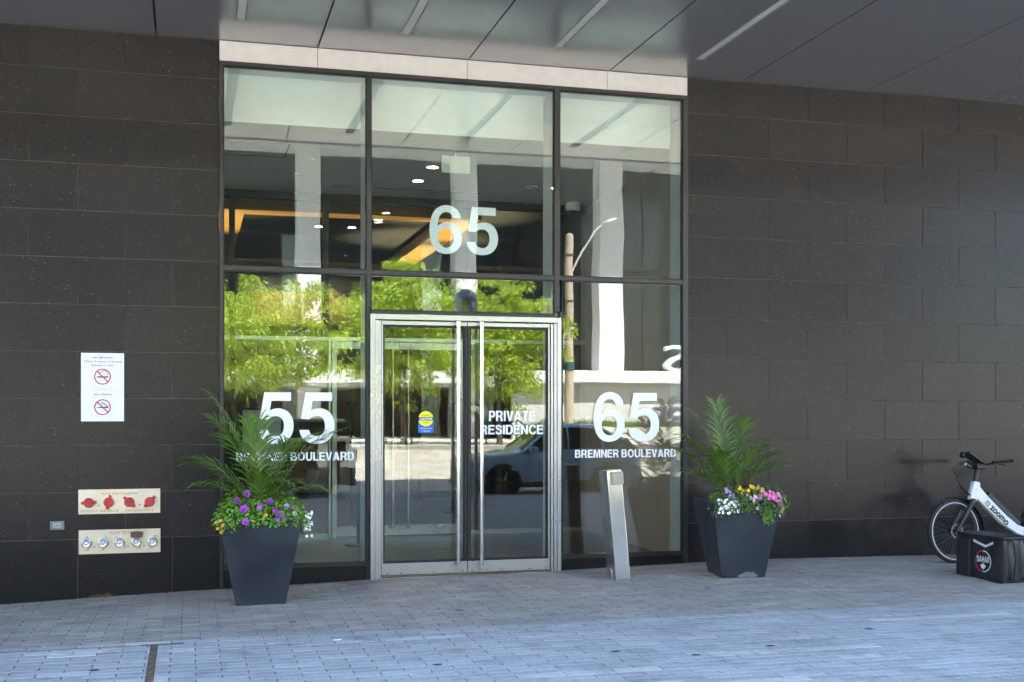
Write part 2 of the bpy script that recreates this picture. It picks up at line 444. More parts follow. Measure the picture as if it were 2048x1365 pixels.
while y > PY1:
    y0 = y - .1; near = y0 > BOUND
    L = .28 if near else .33
    x = PX0 + (L/2 if row % 2 else 0) + (0 if near else .07) - L
    pale_run = 0
    while x < PX1:
        x1 = x + L
        tint = rp.random()*.88
        if not near:
            if pale_run > 0: pale_run -= 1; tint = 1.0
            elif rp.random() < .035: pale_run = rp.choice([0, 1, 2, 3]); tint = 1.0
            if x < -.3 and rp.random() < .25: tint = rp.choice([1.0, .9, .0])
        a, b = max(x, PX0), min(x1, PX1)
        segs = [(a, b)]
        if y0 < -2.86:
            if a < TR[1] and b > TR[0]:
                segs = [(a, TR[0]), (TR[1], b)]
        for (p, q) in segs:
            if q - p > .010:
                pav.append((p, q, y0, y, rp.uniform(-.0012, .0012), tint, rp.uniform(-.004, .004), near))
        x = x1
    y = y0; row += 1
vis = []
for k, q in enumerate(pav):
    dep = in_view((q[0]+q[1])/2, (q[2]+q[3])/2)
    if dep: vis.append((dep, k))
vis.sort(); top = set(k for _, k in vis[:300])
fn, ff = MB(), MB()
for k, (a, b, y0, y1, dz, t, tl, near) in enumerate(pav):
    if k in top:
        q = MB(); paver_geo(q, a, b, y0, y1, dz, t, tl)
        q.build('paver', M_PAVN if near else M_PAVF, pavement, tint=True, fix=False)
    else:
        paver_geo(fn if near else ff, a, b, y0, y1, dz, t, tl)
tag(fn.build('paver_field', M_PAVN, pavement, tint=True, fix=False), kind='stuff')
tag(ff.build('paver_field', M_PAVF, pavement, tint=True, fix=False), kind='stuff')
# dirt collected along the foot of the walls
m = MB(); vs = []; n = 160
for i in range(n+1):
    x = PX0 + (PX1-PX0)*i/n; wd = .012 + .030*rp.random()**2
    if 1.72 < x < 3.72: wd = .004
    vs += [(x, -.0365 if .28 < x < 5.15 else -.002, gz(x, -.01)+.0016), (x, (-.0365 if .28 < x < 5.15 else -.002)-wd, gz(x, -.03)+.0014)]
m.add(vs, [(2*i, 2*i+1, 2*i+3, 2*i+2) for i in range(n)])
tag(m.build('wall_foot_dirt', simple('dry_dirt', (.11,.085,.065), .95, var=.5, nscale=40), pavement, fix=False), kind='stuff')
# dirt-filled channel and steel edge in the paving
ch = thing('drain_channel', (-.245, -2.84, gz(-.24, -2.84)), 'narrow dirt-filled channel running through the grey pavers', 'drain channel')
m = MB()
pts = [(-.245 + rp.uniform(-.004, .004), -2.84 - .11*i) for i in range(30)]
vs = []; 
for (x, yy) in pts:
    ww = .0225 + rp.uniform(-.001, .0015)
    for k, dx in enumerate((-ww, -ww*.4, ww*.4, ww)):
        vs.append((x+dx, yy, gz(x, yy) - .004 - (.003 if k in (1, 2) else 0) + rp.uniform(-.002, .002)))
m.add(vs, [(i*4+k, i*4+k+1, i*4+4+k+1, i*4+4+k) for i in range(29) for k in range(3)])
m.build('dirt_fill', M_RUST, ch)
m = MB(); m.box(-.335, -.04, -2.865, -2.835, gz(-.2,-2.85)-.02, gz(-.2,-2.85)+.004); m.build('steel_edge', simple('dark_steel_edge', (.05,.058,.068), .5), ch)
m = MB(); m.box(-1.9, -.335, -2.862, -2.848, gz(-1,-2.85)-.03, gz(-1.,-2.85)+.0035); m.build('dirt_fill', M_RUST, ch)

# ------------------------------------------------------------------ granite walls
ZR = [1.79 + .44*k for k in range(-3, 8)]          # course lines .47 ... 4.87
ZC = 5.25
def granite(x0, x1, ja, jb, label, nm):
    t = thing('granite_wall', ((x0+x1)/2, .1, gx((x0+x1)/2)), label, 'wall')
    m = MB(); m.box(x0, x1, .007, .26, -.5, ZC); m.build('mortar_backing', M_MORTAR, t)
    zs = [-.45] + ZR + [ZC - .004]
    n = len(zs) - 1
    for k in range(n):
        from_top = n - 1 - k
        js = ja if from_top % 2 == 0 else jb
        ex = [x0] + [j for j in js if x0 + .02 < j < x1 - .02] + [x1]
        for a, b in zip(ex, ex[1:]):
            g = .003; z0, z1 = zs[k] + g, zs[k+1] - g
            dy = random.uniform(-.0006, .0006)
            q = MB(); q.box(a + g, b - g, dy, .03, z0, z1)
            me = q.mesh('panel')
            bm = bmesh.new(); bm.from_mesh(me); bmesh.ops.recalc_face_normals(bm, faces=bm.faces)
            ed = [e for e in bm.edges if all(abs(v.co.y - dy) < 1e-5 for v in e.verts)]
            bmesh.ops.bevel(bm, geom=ed, offset=.0015, segments=1, affect='EDGES'); bm.to_mesh(me); bm.free()
            link('granite_panel', me, M_BASE if k == 0 else M_GRAN, t)
    return t
def run(a, step, lo, hi):
    o = []; v = a
    while v > lo: v -= step
    while v < hi: o.append(v); v += step
    return o
granite(-5.1, .278, run(-1.438, .854, -6, .2), run(-1.01, .854, -6, .2), 'brown speckled granite wall carrying the no smoking sheet and sprinkler inlets', 'left')
q = MB(); q.prism([(-.93,-.12),(-.90,-.062),(-.83,-.050),(-.78,-.058),(-.745,-.035),(-.70,-.060),(-.70,-.12)], -.0022, -.0008)
st_ = q.build('rust_stain', simple('rust_stain', (.10,.042,.018), .9, var=.6, nscale=30)); par(st_, bpy.data.objects['granite_wall'])
granite(5.150, 13.5, run(5.62, .962, 5.16, 14), run(6.105, .962, 5.16, 14), 'brown speckled granite wall behind the parked white bicycle', 'right')

# ------------------------------------------------------------------ canopy
CE = -4.1
cnp = thing('canopy', (2.7, -2, ZC), 'grey metal canopy soffit with long recessed strip lights over the entrance', 'canopy')
jx = [-.303 + 1.5215*k for k in range(-14, 22)]
STRIPS = [(.40,.505),(1.928,2.033),(3.448,3.553),(4.955,5.062)]
SY0, SY1 = -.625, -3.45
for a, b in zip(jx, jx[1:]):
    g = .008; h = None
    for s0, s1 in STRIPS:
        if a < s0 < b: h = (s0, s1)
    q = MB(); z0, z1 = ZC, ZC + .03
    if h is None: q.box(a+g, b-g, CE+.02, -.004, z0, z1)
    else:
        q.box(a+g, h[0], CE+.02, -.004, z0, z1); q.box(h[1], b-g, CE+.02, -.004, z0, z1)
        q.box(h[0], h[1], SY0, -.004, z0, z1); q.box(h[0], h[1], CE+.02, SY1, z0, z1)
    q.build('soffit_panel', M_SOFF, cnp, fix=False)
M_LFR = simple('light_trim_grey', (.30,.30,.28), .4); M_LENS = simple('opal_lens', (.92,.89,.72), .5, var=.04)
M_DARKJ = simple('dark_void', (.010,.010,.010), .9)
for s0, s1 in STRIPS:
    f = MB(); t_ = .012
    f.box(s0+.0005, s0+t_, SY1, SY0, ZC-.004, ZC+.05); f.box(s1-t_, s1-.0005, SY1, SY0, ZC-.004, ZC+.05)
    f.box(s0+t_, s1-t_, SY0-.014, SY0-.0005, ZC-.004, ZC+.05); f.box(s0+t_, s1-t_, SY1+.0005, SY1+.014, ZC-.004, ZC+.05)
    fo = f.build('strip_light', M_LFR, cnp)
    l = MB(); l.box(s0+t_+.004, s1-t_-.004, SY1+.016, SY0-.016, ZC+.004, ZC+.03); par(l.build('lens', M_LENS), fo)
    fo_c = fo
q = MB(); q.box(jx[0], jx[-1], CE+.02, .0, ZC+.052, ZC+.10); q.build('plenum_backing', M_DARKJ, cnp)
q = MB(); q.box(jx[0], jx[-1], CE-.06, CE+.02, ZC-.006, ZC+.75); q.build('fascia', simple('grey_fascia', (.34,.345,.35), .4, .3), cnp)
# upper floors of the building over the canopy
up = thing('office_tower', (2, 8, ZC), 'dark glass upper floors rising over the entrance canopy', 'building')
q = MB(); q.box(-24, 34, CE, 26, ZC+.76, 24.4); q.build('facade_wall', simple('tower_spandrel', (.10,.105,.11), .4, .2), up)
for k in range(5):
    z = 7.2 + 3.6*k
    q = MB(); q.box(-23.5, 33.5, CE-.03, CE-.004, z, z+2.1); q.build('window_band', simple('tower_glass', (.03,.04,.05), .08, 0, .8, var=.02) if k == 0 else MATS['tower_glass'], up)
M_GFS = simple('ground_floor_stone', (.03,.027,.025), .4)
for a, b in ((-24, -5.1), (13.5, 34)):
    q = MB(); q.box(a, b, .02, 26, -.6, ZC+.05); q.build('ground_floor_wall', M_GFS, up)

# ------------------------------------------------------------------ storefront
sf = thing('storefront', (2.7, 0, 0), 'tall black-framed glass storefront with house numbers beside the doors', 'storefront')
for a, b in ((.281, 1.215), (1.219, 2.727), (2.731, 4.238), (4.242, 5.147)):
    q = MB(); q.box(a, b, -.002, .10, 5.052, ZC-.005); q.build('header_panel', M_HEADER, sf, bevel=.0015, seg=1)
q = MB(); q.box(.281, 5.147, .02, .12, 5.045, ZC-.01); q.build('header_backing', M_MORTAR, sf)
X0, X1, X2, X3, X4, X5, X6, X7 = .289, .313, 1.701, 1.741, 3.653, 3.708, 5.089, 5.138
ZT0, ZT1, ZG, ZS = 3.030, 3.072, 5.003, .168
FY0, FY1 = -.028, .045
q = MB(); q.box(.281, 5.147, FY0, FY1, ZG, 5.045); q.build('head_frame', M_BLACKFR, sf, bevel=.002, seg=1)
for a, b, z0, nm in ((.281, X1, -.2, 'jamb'), (X2, X3, 2.70, 'mullion'), (X4, X5, 2.70, 'mullion'), (X6, 5.147, -.2, 'jamb')):
    q = MB(); q.box(a, b, FY0+.001, FY1, z0, ZG-.0005); q.build(nm, M_BLACKFR, sf, bevel=.002, seg=1)
for a, b in ((X2, 1.729), (3.7095, 3.735)):
    q = MB(); q.box(a, b, FY0+.001, FY1, -.2, 2.70); q.build('mullion', M_BLACKFR, sf, bevel=.002, seg=1)
for a, b in ((X1, X2), (X3, X4), (X5, X6)):
    q = MB(); q.box(a+.0005, b-.0005, FY0+.004, FY1, ZT0, ZT1); q.build('transom', M_BLACKFR, sf, bevel=.002, seg=1)
q = MB(); q.box(X3, X4, FY0+.004, FY1, 2.642, 2.672); q.build('transom', M_BLACKFR, sf, bevel=.002, seg=1)
for a, b in ((X1, X2), (3.735, X6)):
    q = MB(); q.box(a+.0005, b-.0005, FY0-.002, FY1+.05, -.3, .135); q.build('sill_plinth', M_BASE, sf, bevel=.003, seg=1)
    q = MB(); q.box(a+.0005, b-.0005, FY0+.004, FY1, .1355, ZS); q.build('bottom_frame', M_BLACKFR, sf, bevel=.002, seg=1)
PANES = [(X1, X2, ZS, ZT0), (X1, X2, ZT1, ZG), (X3, X4, 2.672, ZT0), (X3, X4, ZT1, ZG), (3.735, X6, ZS, 2.70), (X5, X6, ZT1, ZG)]
PANES[4] = (3.735, X6, ZS, ZT0)
for k, (a, b, z0, z1) in enumerate(PANES):
    g = MB(); e = .012
    for (p, q_, r_, s2) in ((a, a+e, z0, z1), (b-e, b, z0, z1), (a+e, b-e, z0, z0+e), (a+e, b-e, z1-e, z1)):
        g.box(p+.0004, q_-.0004, -.012, .03, r_+.0004, s2-.0004)
    go = g.build('gasket', M_GASKET, sf)
    q = MB(); q.box(a+e, b-e, 0, .024, z0+e, z1-e)
    tl = random.uniform(-.0006, .0006); tz = random.uniform(-.0004, .0004); mx_, mz_ = (a+b)/2, (z0+z1)/2
    q.v = [(x, y + (x-mx_)*tl + (z-mz_)*tz, z) for x, y, z in q.v]
    q.build('glass_pane', M_GLASS, sf, fix=True)
for a, b in ((X2+.004, X3-.004), (X4+.004, X5-.004)):
    q = MB(); q.box(a-.012, b+.012, .046, .37, 0.0, 5.0); q.build('mullion_fin', M_GREYFR, sf)
# number and name lettering
def bez(p0, h0, h1, p1, n=10):
    o = []
    for i in range(1, n+1):
        t = i/n; a = (1-t)**3; b = 3*t*(1-t)**2; c2 = 3*t*t*(1-t); d = t**3
        o.append((a*p0[0]+b*h0[0]+c2*h1[0]+d*p1[0], a*p0[1]+b*h0[1]+c2*h1[1]+d*p1[1]))
    return o
def outline(start, segs):
    pts = [start]
    for s in segs:
        if len(s) == 1: pts.append(s[0])
        else: pts += bez(pts[-1], *s)
    if (Vector(pts[0]) - Vector(pts[-1])).length < 1e-4: pts.pop()
    return pts
DIG = {
 '5': [outline((.11,.985), [((.62,.985),), ((.62,.82),), ((.245,.82),), ((.215,.63),), ((.26,.66),(.31,.675),(.37,.675)), ((.56,.675),(.67,.53),(.67,.34)),
        ((.67,.12),(.53,-.015),(.325,-.015)), ((.13,-.015),(.01,.09),(0,.255)), ((.18,.255),), ((.19,.175),(.25,.135),(.33,.135)), ((.43,.135),(.485,.22),(.485,.33)),
        ((.485,.45),(.43,.525),(.335,.525)), ((.27,.525),(.22,.505),(.185,.46)), ((.025,.475),)])],
 '6': [outline((.645,.735), [((.63,.9),(.50,1.0),(.35,1.0)), ((.12,1.0),(0,.78),(0,.47)), ((0,.16),(.12,-.015),(.335,-.015)), ((.53,-.015),(.67,.13),(.67,.325)),
        ((.67,.51),(.55,.645),(.37,.645)), ((.28,.645),(.21,.61),(.165,.55)), ((.17,.76),(.24,.855),(.345,.855)), ((.42,.855),(.46,.81),(.47,.735))]),
       [(.338+.165*math.cos(a), .32+.205*math.sin(a)) for a in [2*math.pi*i/40 for i in range(40)]]]}
def curve_mesh(name, polys, depth):
    cu = bpy.data.curves.new(name, 'CURVE'); cu.dimensions = '2D'; cu.fill_mode = 'BOTH'; cu.extrude = depth/2
    for P in polys:
        sp = cu.splines.new('POLY'); sp.points.add(len(P)-1); sp.use_cyclic_u = True
        for i, (x, y_) in enumerate(P): sp.points[i].co = (x, y_, 0, 1)
    return conv(cu, name)
def conv(cu, name):
    ob = bpy.data.objects.new('tmp', cu); C.objects.link(ob)
    dg = bpy.context.evaluated_depsgraph_get(); dg.update()
    me = bpy.data.meshes.new_from_object(ob.evaluated_get(dg), preserve_all_data_layers=False, depsgraph=dg)
    bpy.data.objects.remove(ob); bpy.data.curves.remove(cu)
    me.name = name; me.materials.clear(); return me
def digits(s, spans, z0, z1, y_, mat, parent, name, label):
    mall = MB()
    for ch_, (a, b) in zip(s, spans):
        me = curve_mesh('digit', DIG[ch_], .0)
        off = len(mall.v)
        for v_ in me.vertices: mall.v.append((a + v_.co.x/.67*(b-a), y_, z0 + (v_.co.y+.015)/1.015*(z1-z0)))
        for p in me.polygons: mall.f.append(tuple(off+i for i in p.vertices)); mall.t.append(0)
        bpy.data.meshes.remove(me)
    o = mall.build(name, mat, parent); tag(o, label); return o
def text(s, x0, x1, z0, caph, y_, mat, parent, name='lettering', label=None, bold=.0, M=None, sp=1.0):
    cu = bpy.data.curves.new(name, 'FONT'); cu.body = s; cu.size = 1.0; cu.offset = bold; cu.space_character = sp; cu.resolution_u = 3; cu.fill_mode = 'FRONT' if hasattr(cu, 'fill_mode') else cu.fill_mode
    me = conv(cu, name)
    vs = [v_.co.copy() for v_ in me.vertices]
    if not vs: return None
    ax, bx_ = min(v_.x for v_ in vs), max(v_.x for v_ in vs)
    zb = 0.0 - bold; zt = .728 + bold        # cap height of the built-in face
    for v_, c in zip(me.vertices, vs):
        p = Vector((x0 + (c.x-ax)/(bx_-ax)*(x1-x0), y_, z0 + (c.y-zb)/(zt-zb)*caph))
        v_.co = M @ p if M is not None else p
    me.update(); o = link(name, me, mat, parent); tag(o, label); return o
def stroke(cl, th):
    L_, R_ = [], []
    for i, p in enumerate(cl):
        a = Vector(cl[max(0, i-1)]); b = Vector(cl[min(len(cl)-1, i+1)]); d = (b-a).normalized(); n = Vector((-d.y, d.x))*th/2
        L_.append((p[0]+n.x, p[1]+n.y)); R_.append((p[0]-n.x, p[1]-n.y))
    return L_ + R_[::-1]
def ell(cx, cz, rx, rz, n=36): return [(cx+rx*math.cos(2*math.pi*i/n), cz+rz*math.sin(2*math.pi*i/n)) for i in range(n)]
_o = outline
GLY = {
 'I': (.20, [[(0,0),(0,1),(.20,1),(.20,0)]]),
 'L': (.57, [[(0,0),(0,1),(.20,1),(.20,.17),(.57,.17),(.57,0)]]),
 'E': (.61, [[(0,0),(0,1),(.60,1),(.60,.83),(.20,.83),(.20,.60),(.56,.60),(.56,.435),(.20,.435),(.20,.17),(.61,.17),(.61,0)]]),
 'T': (.62, [[(.21,0),(.21,.83),(0,.83),(0,1),(.62,1),(.62,.83),(.41,.83),(.41,0)]]),
 'H': (.69, [[(0,0),(0,1),(.20,1),(.20,.61),(.49,.61),(.49,1),(.69,1),(.69,0),(.49,0),(.49,.43),(.20,.43),(.20,0)]]),
 'N': (.69, [[(0,0),(0,1),(.205,1),(.495,.36),(.495,1),(.69,1),(.69,0),(.49,0),(.195,.64),(.195,0)]]),
 'M': (.83, [[(0,0),(0,1),(.27,1),(.415,.33),(.56,1),(.83,1),(.83,0),(.645,0),(.645,.76),(.49,0),(.34,0),(.185,.76),(.185,0)]]),
 'V': (.68, [[(0,1),(.215,1),(.34,.27),(.465,1),(.68,1),(.45,0),(.23,0)]]),
 'A': (.72, [[(0,0),(.255,1),(.465,1),(.72,0),(.505,0),(.46,.19),(.255,.19),(.21,0)], [(.295,.35),(.42,.35),(.3575,.72)]]),
 'U': (.69, [_o((0,1), [((0,.36),), ((0,.12),(.13,-.02),(.345,-.02)), ((.56,-.02),(.69,.12),(.69,.36)), ((.69,1),), ((.49,1),), ((.49,.38),), ((.49,.22),(.44,.15),(.345,.15)), ((.25,.15),(.20,.22),(.20,.38)), ((.20,1),)])]),
 'O': (.77, [ell(.385,.5,.385,.52), ell(.385,.5,.185,.345)]),
 'D': (.70, [_o((0,0), [((0,1),), ((.34,1),), ((.58,1),(.70,.82),(.70,.5)), ((.70,.18),(.58,0),(.34,0))]), _o((.20,.165), [((.20,.835),), ((.31,.835),), ((.44,.835),(.50,.72),(.50,.5)), ((.50,.28),(.44,.165),(.31,.165))])]),
 'P': (.64, [_o((0,0), [((0,1),), ((.36,1),), ((.55,1),(.64,.88),(.64,.68)), ((.64,.48),(.55,.36),(.36,.36)), ((.20,.36),), ((.20,0),)]), _o((.20,.52), [((.20,.84),), ((.33,.84),), ((.41,.84),(.44,.78),(.44,.68)), ((.44,.58),(.41,.52),(.33,.52))])]),
 'R': (.70, [_o((0,0), [((0,1),), ((.40,1),), ((.57,1),(.665,.88),(.665,.72)), ((.665,.60),(.61,.50),(.51,.47)), ((.63,.43),(.63,.33),(.635,.20)), ((.64,.09),(.65,.04),(.70,0)), ((.475,0),), ((.45,.05),(.45,.12),(.445,.21)), ((.44,.33),(.41,.38),(.33,.38)), ((.20,.38),), ((.20,0),)]), _o((.20,.54), [((.20,.835),), ((.36,.835),), ((.43,.835),(.465,.78),(.465,.69)), ((.465,.59),(.43,.54),(.36,.54))])]),
 'B': (.68, [_o((0,0), [((0,1),), ((.38,1),), ((.55,1),(.635,.90),(.635,.745)), ((.635,.64),(.59,.56),(.52,.525)), ((.62,.49),(.68,.40),(.68,.28)), ((.68,.10),(.57,0),(.40,0))]), _o((.20,.60), [((.20,.835),), ((.34,.835),), ((.41,.835),(.44,.79),(.44,.72)), ((.44,.65),(.41,.60),(.34,.60))]), _o((.20,.165), [((.20,.44),), ((.36,.44),), ((.44,.44),(.475,.38),(.475,.305)), ((.475,.22),(.44,.165),(.36,.165))])]),
 'S': (.64, [stroke(_o((.535,.69), [((.53,.85),(.45,.925),(.31,.925)), ((.19,.925),(.115,.86),(.115,.755)), ((.115,.62),(.22,.57),(.34,.535)), ((.47,.50),(.54,.43),(.54,.29)), ((.54,.14),(.45,.07),(.31,.07)), ((.17,.07),(.095,.16),(.095,.32))]), .185)]),
 'C': (.71, [stroke([(.385+.285*math.cos(a), .5+.425*math.sin(a)) for a in [R(28+304*i/40) for i in range(41)]], .19)]),
}
def block(s, x0, x1, z0, caph, y_, mat, parent, name='lettering', label=None, M=None, gap=.085):
    w = 0; pos = []
    for ch_ in s:
        if ch_ == ' ': w += .24; continue
        pos.append((ch_, w)); w += GLY[ch_][0] + gap
    w -= gap; k = (x1-x0)/w; mall = MB()
    for ch_, px in pos:
        me = curve_mesh('glyph', GLY[ch_][1], .0); off = len(mall.v)
        for v_ in me.vertices:
            p = Vector((x0 + (px+v_.co.x)*k, y_, z0 + v_.co.y*caph)); mall.v.append(tuple(M @ p if M is not None else p))
        for p in me.polygons: mall.f.append(tuple(off+i for i in p.vertices)); mall.t.append(0)
        bpy.data.meshes.remove(me)
    o = mall.build(name, mat, parent); tag(o, label); return o
digits('65', [(2.345, 2.683), (2.732, 3.062)], 3.268, 3.765, .032, M_VINYL2, sf, 'house_number', 'pale number 65 on the upper window pane')
digits('55', [(.648, .985), (1.042, 1.385)], 1.350, 1.862, -.0035, M_VINYL, sf, 'house_number', 'white number 55 on the window by the palm planter')
digits('65', [(4.086, 4.432), (4.474, 4.822)], 1.350, 1.874, -.0035, M_VINYL, sf, 'house_number', 'white number 65 on the window above the steel post')
block('BREMNER BOULEVARD', .437, 1.578, 1.184, .084, -.0035, M_VINYL, sf, 'street_name', 'white BREMNER BOULEVARD lettering below 55')
block('BREMNER BOULEVARD', 3.881, 5.016, 1.185, .084, -.0035, M_VINYL, sf, 'street_name', 'white BREMNER BOULEVARD lettering below 65')

# ------------------------------------------------------------------ entrance doors
en = thing('entrance_doors', (2.72, 0, 0), 'pair of aluminium framed glass doors with long steel pull handles', 'doors')
def alu(nm, a, b, y0, y1, z0, z1, parent=en, mat=M_ALU, bev=.003):
    q = MB(); q.box(a, b, y0, y1, z0, z1); return q.build(nm, mat, parent, bevel=bev, seg=2)
alu('frame_jamb', 1.7305, 1.772, -.075, .07, -.02, 2.638); alu('frame_jamb', 1.776, 1.806, -.065, .07, -.02, 2.578); alu('frame_jamb', 1.809, 1.838, -.045, .07, -.02, 2.575)
alu('frame_jamb', 3.6685, 3.709, -.075, .07, -.02, 2.638); alu('frame_jamb', 3.636, 3.665, -.065, .07, -.02, 2.578); alu('frame_jamb', 3.607, 3.633, -.045, .07, -.02, 2.575)
alu('frame_head', 1.7725, 3.668, -.074, .07, 2.583, 2.6375)
for k, (a, b, hx) in enumerate(((1.846, 2.7225, 2.612), (2.7295, 3.599, 2.853))):
    q = MB(); q.box(a, b, -.03, .03, .034, .148); lf = q.build('door', M_ALU, en, bevel=.003)
    tag(lf, 'glass door leaf with caution sticker' if k == 0 else 'glass door leaf lettered PRIVATE RESIDENCE')
    for nm, aa, bb, z0, z1, mt in (('top_rail', a, b, 2.535, 2.574, M_ALU), ('stile', a, a+.016, .1485, 2.5345, M_ALU if k == 0 else M_BLACKFR), ('stile', b-.016, b, .1485, 2.5345, M_BLACKFR if k == 0 else M_ALU)):
        alu(nm, aa, bb, -.028, .028, z0, z1, lf, mt, .002)
    q = MB()
    for (p, p2, z0, z1) in ((a+.0165, a+.034, .149, 2.534), (b-.034, b-.0165, .149, 2.534), (a+.034, b-.034, .149, .172), (a+.034, b-.034, 2.514, 2.534)):
        q.box(p, p2, -.022, .022, z0, z1)
    q.build('gasket', M_GASKET, lf)
    q = MB(); q.box(a+.034, b-.034, -.004, .02, .172, 2.514)
    tz = (.0010, -.0007)[k]; q.v = [(x, y+(x-(a+b)/2)*tz, z) for x, y, z in q.v]
    q.build('glass_pane', M_GLASS, lf)
    # pull handle with stand-offs
    q = MB(); q.tube([(hx, -.115, .10), (hx, -.115, 2.572)], .0205, 18)
    for zz in (.125, 2.548): q.cyl((hx, -.115, zz), (hx-.012, -.02, zz), .019, .019, 14)
    q.build('pull_handle', M_STEEL, lf, smooth=False)
    for zz, rr in ((2.53, .026),):
        q = MB(); q.cyl((hx, -.115, 2.525), (hx, -.115, 2.5735), .0255, .0255, 18); q.build('handle_collar', M_STEEL, lf)
    q = MB()
    for i in range(6): q.cyl((a+.05+i*(b-a-.1)/5 + random.uniform(-.02,.02), -.0305, .052), (a+.05+i*(b-a-.1)/5, -.034, .052), .0045, .0045, 8)
    q.build('rail_screws', M_INK, lf)
    if k == 0:
        cx, cz, rr = 2.300, 1.594, .077
        q = MB(); q.box(cx-.078, cx+.078, -.0066, -.0054, 1.452, 1.578); q.build('sticker_square', M_BSTK, lf)
        q = MB(); q.cyl((cx, -.0070, cz), (cx, -.0085, cz), rr, rr, 32); q.build('sticker_disc', M_YSTK, lf)
        q = MB(); q.box(cx-.077, cx+.077, -.0100, -.0088, cz-.018, cz+.018); q.build('sticker_band', M_INK, lf)
        block('CAUTION', cx-.064, cx+.064, cz-.0125, .025, -.0106, M_VINYL, lf)
        text('AUTOMATIC', cx-.052, cx+.052, cz+.028, .014, -.0092, M_INK, lf); text('DOOR', cx-.032, cx+.032, cz-.046, .016, -.0092, M_INK, lf)
        text('Activate switch', cx-.062, cx+.062, 1.492, .016, -.0072, M_VINYL, lf); text('to operate', cx-.045, cx+.045, 1.466, .016, -.0072, M_VINYL, lf)
    else:
        block('PRIVATE', 2.955, 3.443, 1.570, .106, -.0075, M_VINYL, lf, gap=.07); block('RESIDENCE', 2.862, 3.533, 1.434, .096, -.0075, M_VINYL, lf, gap=.07)
q = MB(); q.box(1.74, 3.70, -.06, .10, -.06, .012); q.build('threshold', simple('worn_threshold', (.30,.30,.29), .5, .6, var=.3), en)

# ------------------------------------------------------------------ vestibule and lobby
VX0, VX1, VY = -.35, 5.36, 4.0
ZV = 4.555
def st(name, mbx, mat): return tag(mbx.build(name, mat), kind='structure')
q = MB(); q.box(-6, 14, .06, 20, -.2, .004); st('vestibule_floor', q, M_FLOORI)
q = MB(); q.box(VX0, VX1, .36, .55, ZV, 5.03); st('wall_bulkhead', q, M_WHITE)
q = MB(); q.box(VX0, VX1, .046, .56, 5.031, 5.10); st('ceiling_pocket', q, M_WHITE)
q = MB(); q.box(VX0, VX1, .5505, VY+.2, ZV, ZV+.15); st('ceiling_vestibule', q, M_CEIL)
q = MB(); q.box(VX1, VX1+.2, .046, VY+.25, .0, 5.2); st('wall_right', q, M_TAUPE)
q = MB(); q.box(5.10, VX1, .05, .36, .0, 5.03); st('wall_return', q, M_GREYFR)
q = MB(); q.box(VX0-.2, VX0, .046, VY+.25, .0, 5.2); st('wall_left', q, M_TAUPE)
# inner glazed partition
ip = thing('inner_partition', (2.7, VY, 0), 'dark framed inner glass partition with a second pair of doors', 'partition')
q = MB(); q.box(VX0, VX1, VY, VY+.10, 4.45, ZV-.002); q.build('head_frame', M_BLACKFR, ip)
for a, b in ((.495, .57), (1.70, 1.775), (3.70, 3.775)):
    q = MB(); q.box(a, b, VY-.02, VY+.10, 2.66 if b > 1.6 else 0, 4.45); q.build('mullion', M_BLACKFR, ip)
q = MB(); q.box(VX0, VX1, VY-.01, VY+.10, 2.61, 2.66); q.build('transom', M_ALU, ip)
for a, b in ((1.775, 1.80), (1.82, 1.88), (3.56, 3.62), (3.65, 3.70)):
    q = MB(); q.box(a, b, VY-.03, VY+.10, 0, 2.61); q.build('frame_jamb', M_ALU, ip)
for a, b in ((VX0, 1.775), (3.70, VX1)):
    q = MB(); q.box(a, b, VY, VY+.08, .0, .06); q.build('bottom_rail', M_ALU, ip)
for a, b, hx in ((1.885, 2.718, 2.62), (2.726, 3.555, 2.83)):
    q = MB(); q.box(a, b, VY, VY+.05, .02, .15); q.box(a, b, VY, VY+.05, 2.51, 2.60); dl = q.build('inner_door', M_ALU, ip)
    q = MB(); q.tube([(hx, VY-.08, .12), (hx, VY-.08, 2.5)], .019, 12)
    for zz in (.14, 2.48): q.cyl((hx, VY-.08, zz), (hx, VY, zz), .016, .016, 10)
    par(q.build('pull_handle', M_STEEL), dl)
    q = MB(); q.box(a+.01, b-.01, VY+.02, VY+.03, .15, 2.51); par(q.build('glass_pane', M_GLASSIN), dl)
    if hx < 2.7:
        q = MB(); q.cyl((2.44, VY+.015, 1.6), (2.44, VY+.012, 1.6), .075, .075, 24); par(q.build('sticker_disc', M_YSTK), dl)
        q = MB(); q.box(2.365, 2.515, VY+.016, VY+.018, 1.45, 1.58); par(q.build('sticker_square', M_BSTK), dl)
        q = MB(); q.box(2.365, 2.515, VY+.009, VY+.011, 1.582, 1.618); par(q.build('sticker_band', M_INK), dl)
for a, b, z0, z1 in ((VX0, .495, .06, 2.61), (.57, 1.775, .06, 2.61), (3.70, VX1, .06, 2.61), (VX0, .495, 2.66, 4.45), (.57, 1.70, 2.66, 4.45), (1.775, 3.70, 2.66, 4.45), (3.775, VX1, 2.66, 4.45)):
    q = MB(); q.box(a+.001, b-.001, VY+.03, VY+.045, z0+.001, z1-.001); q.build('glass_pane', M_GLASSIN, ip)
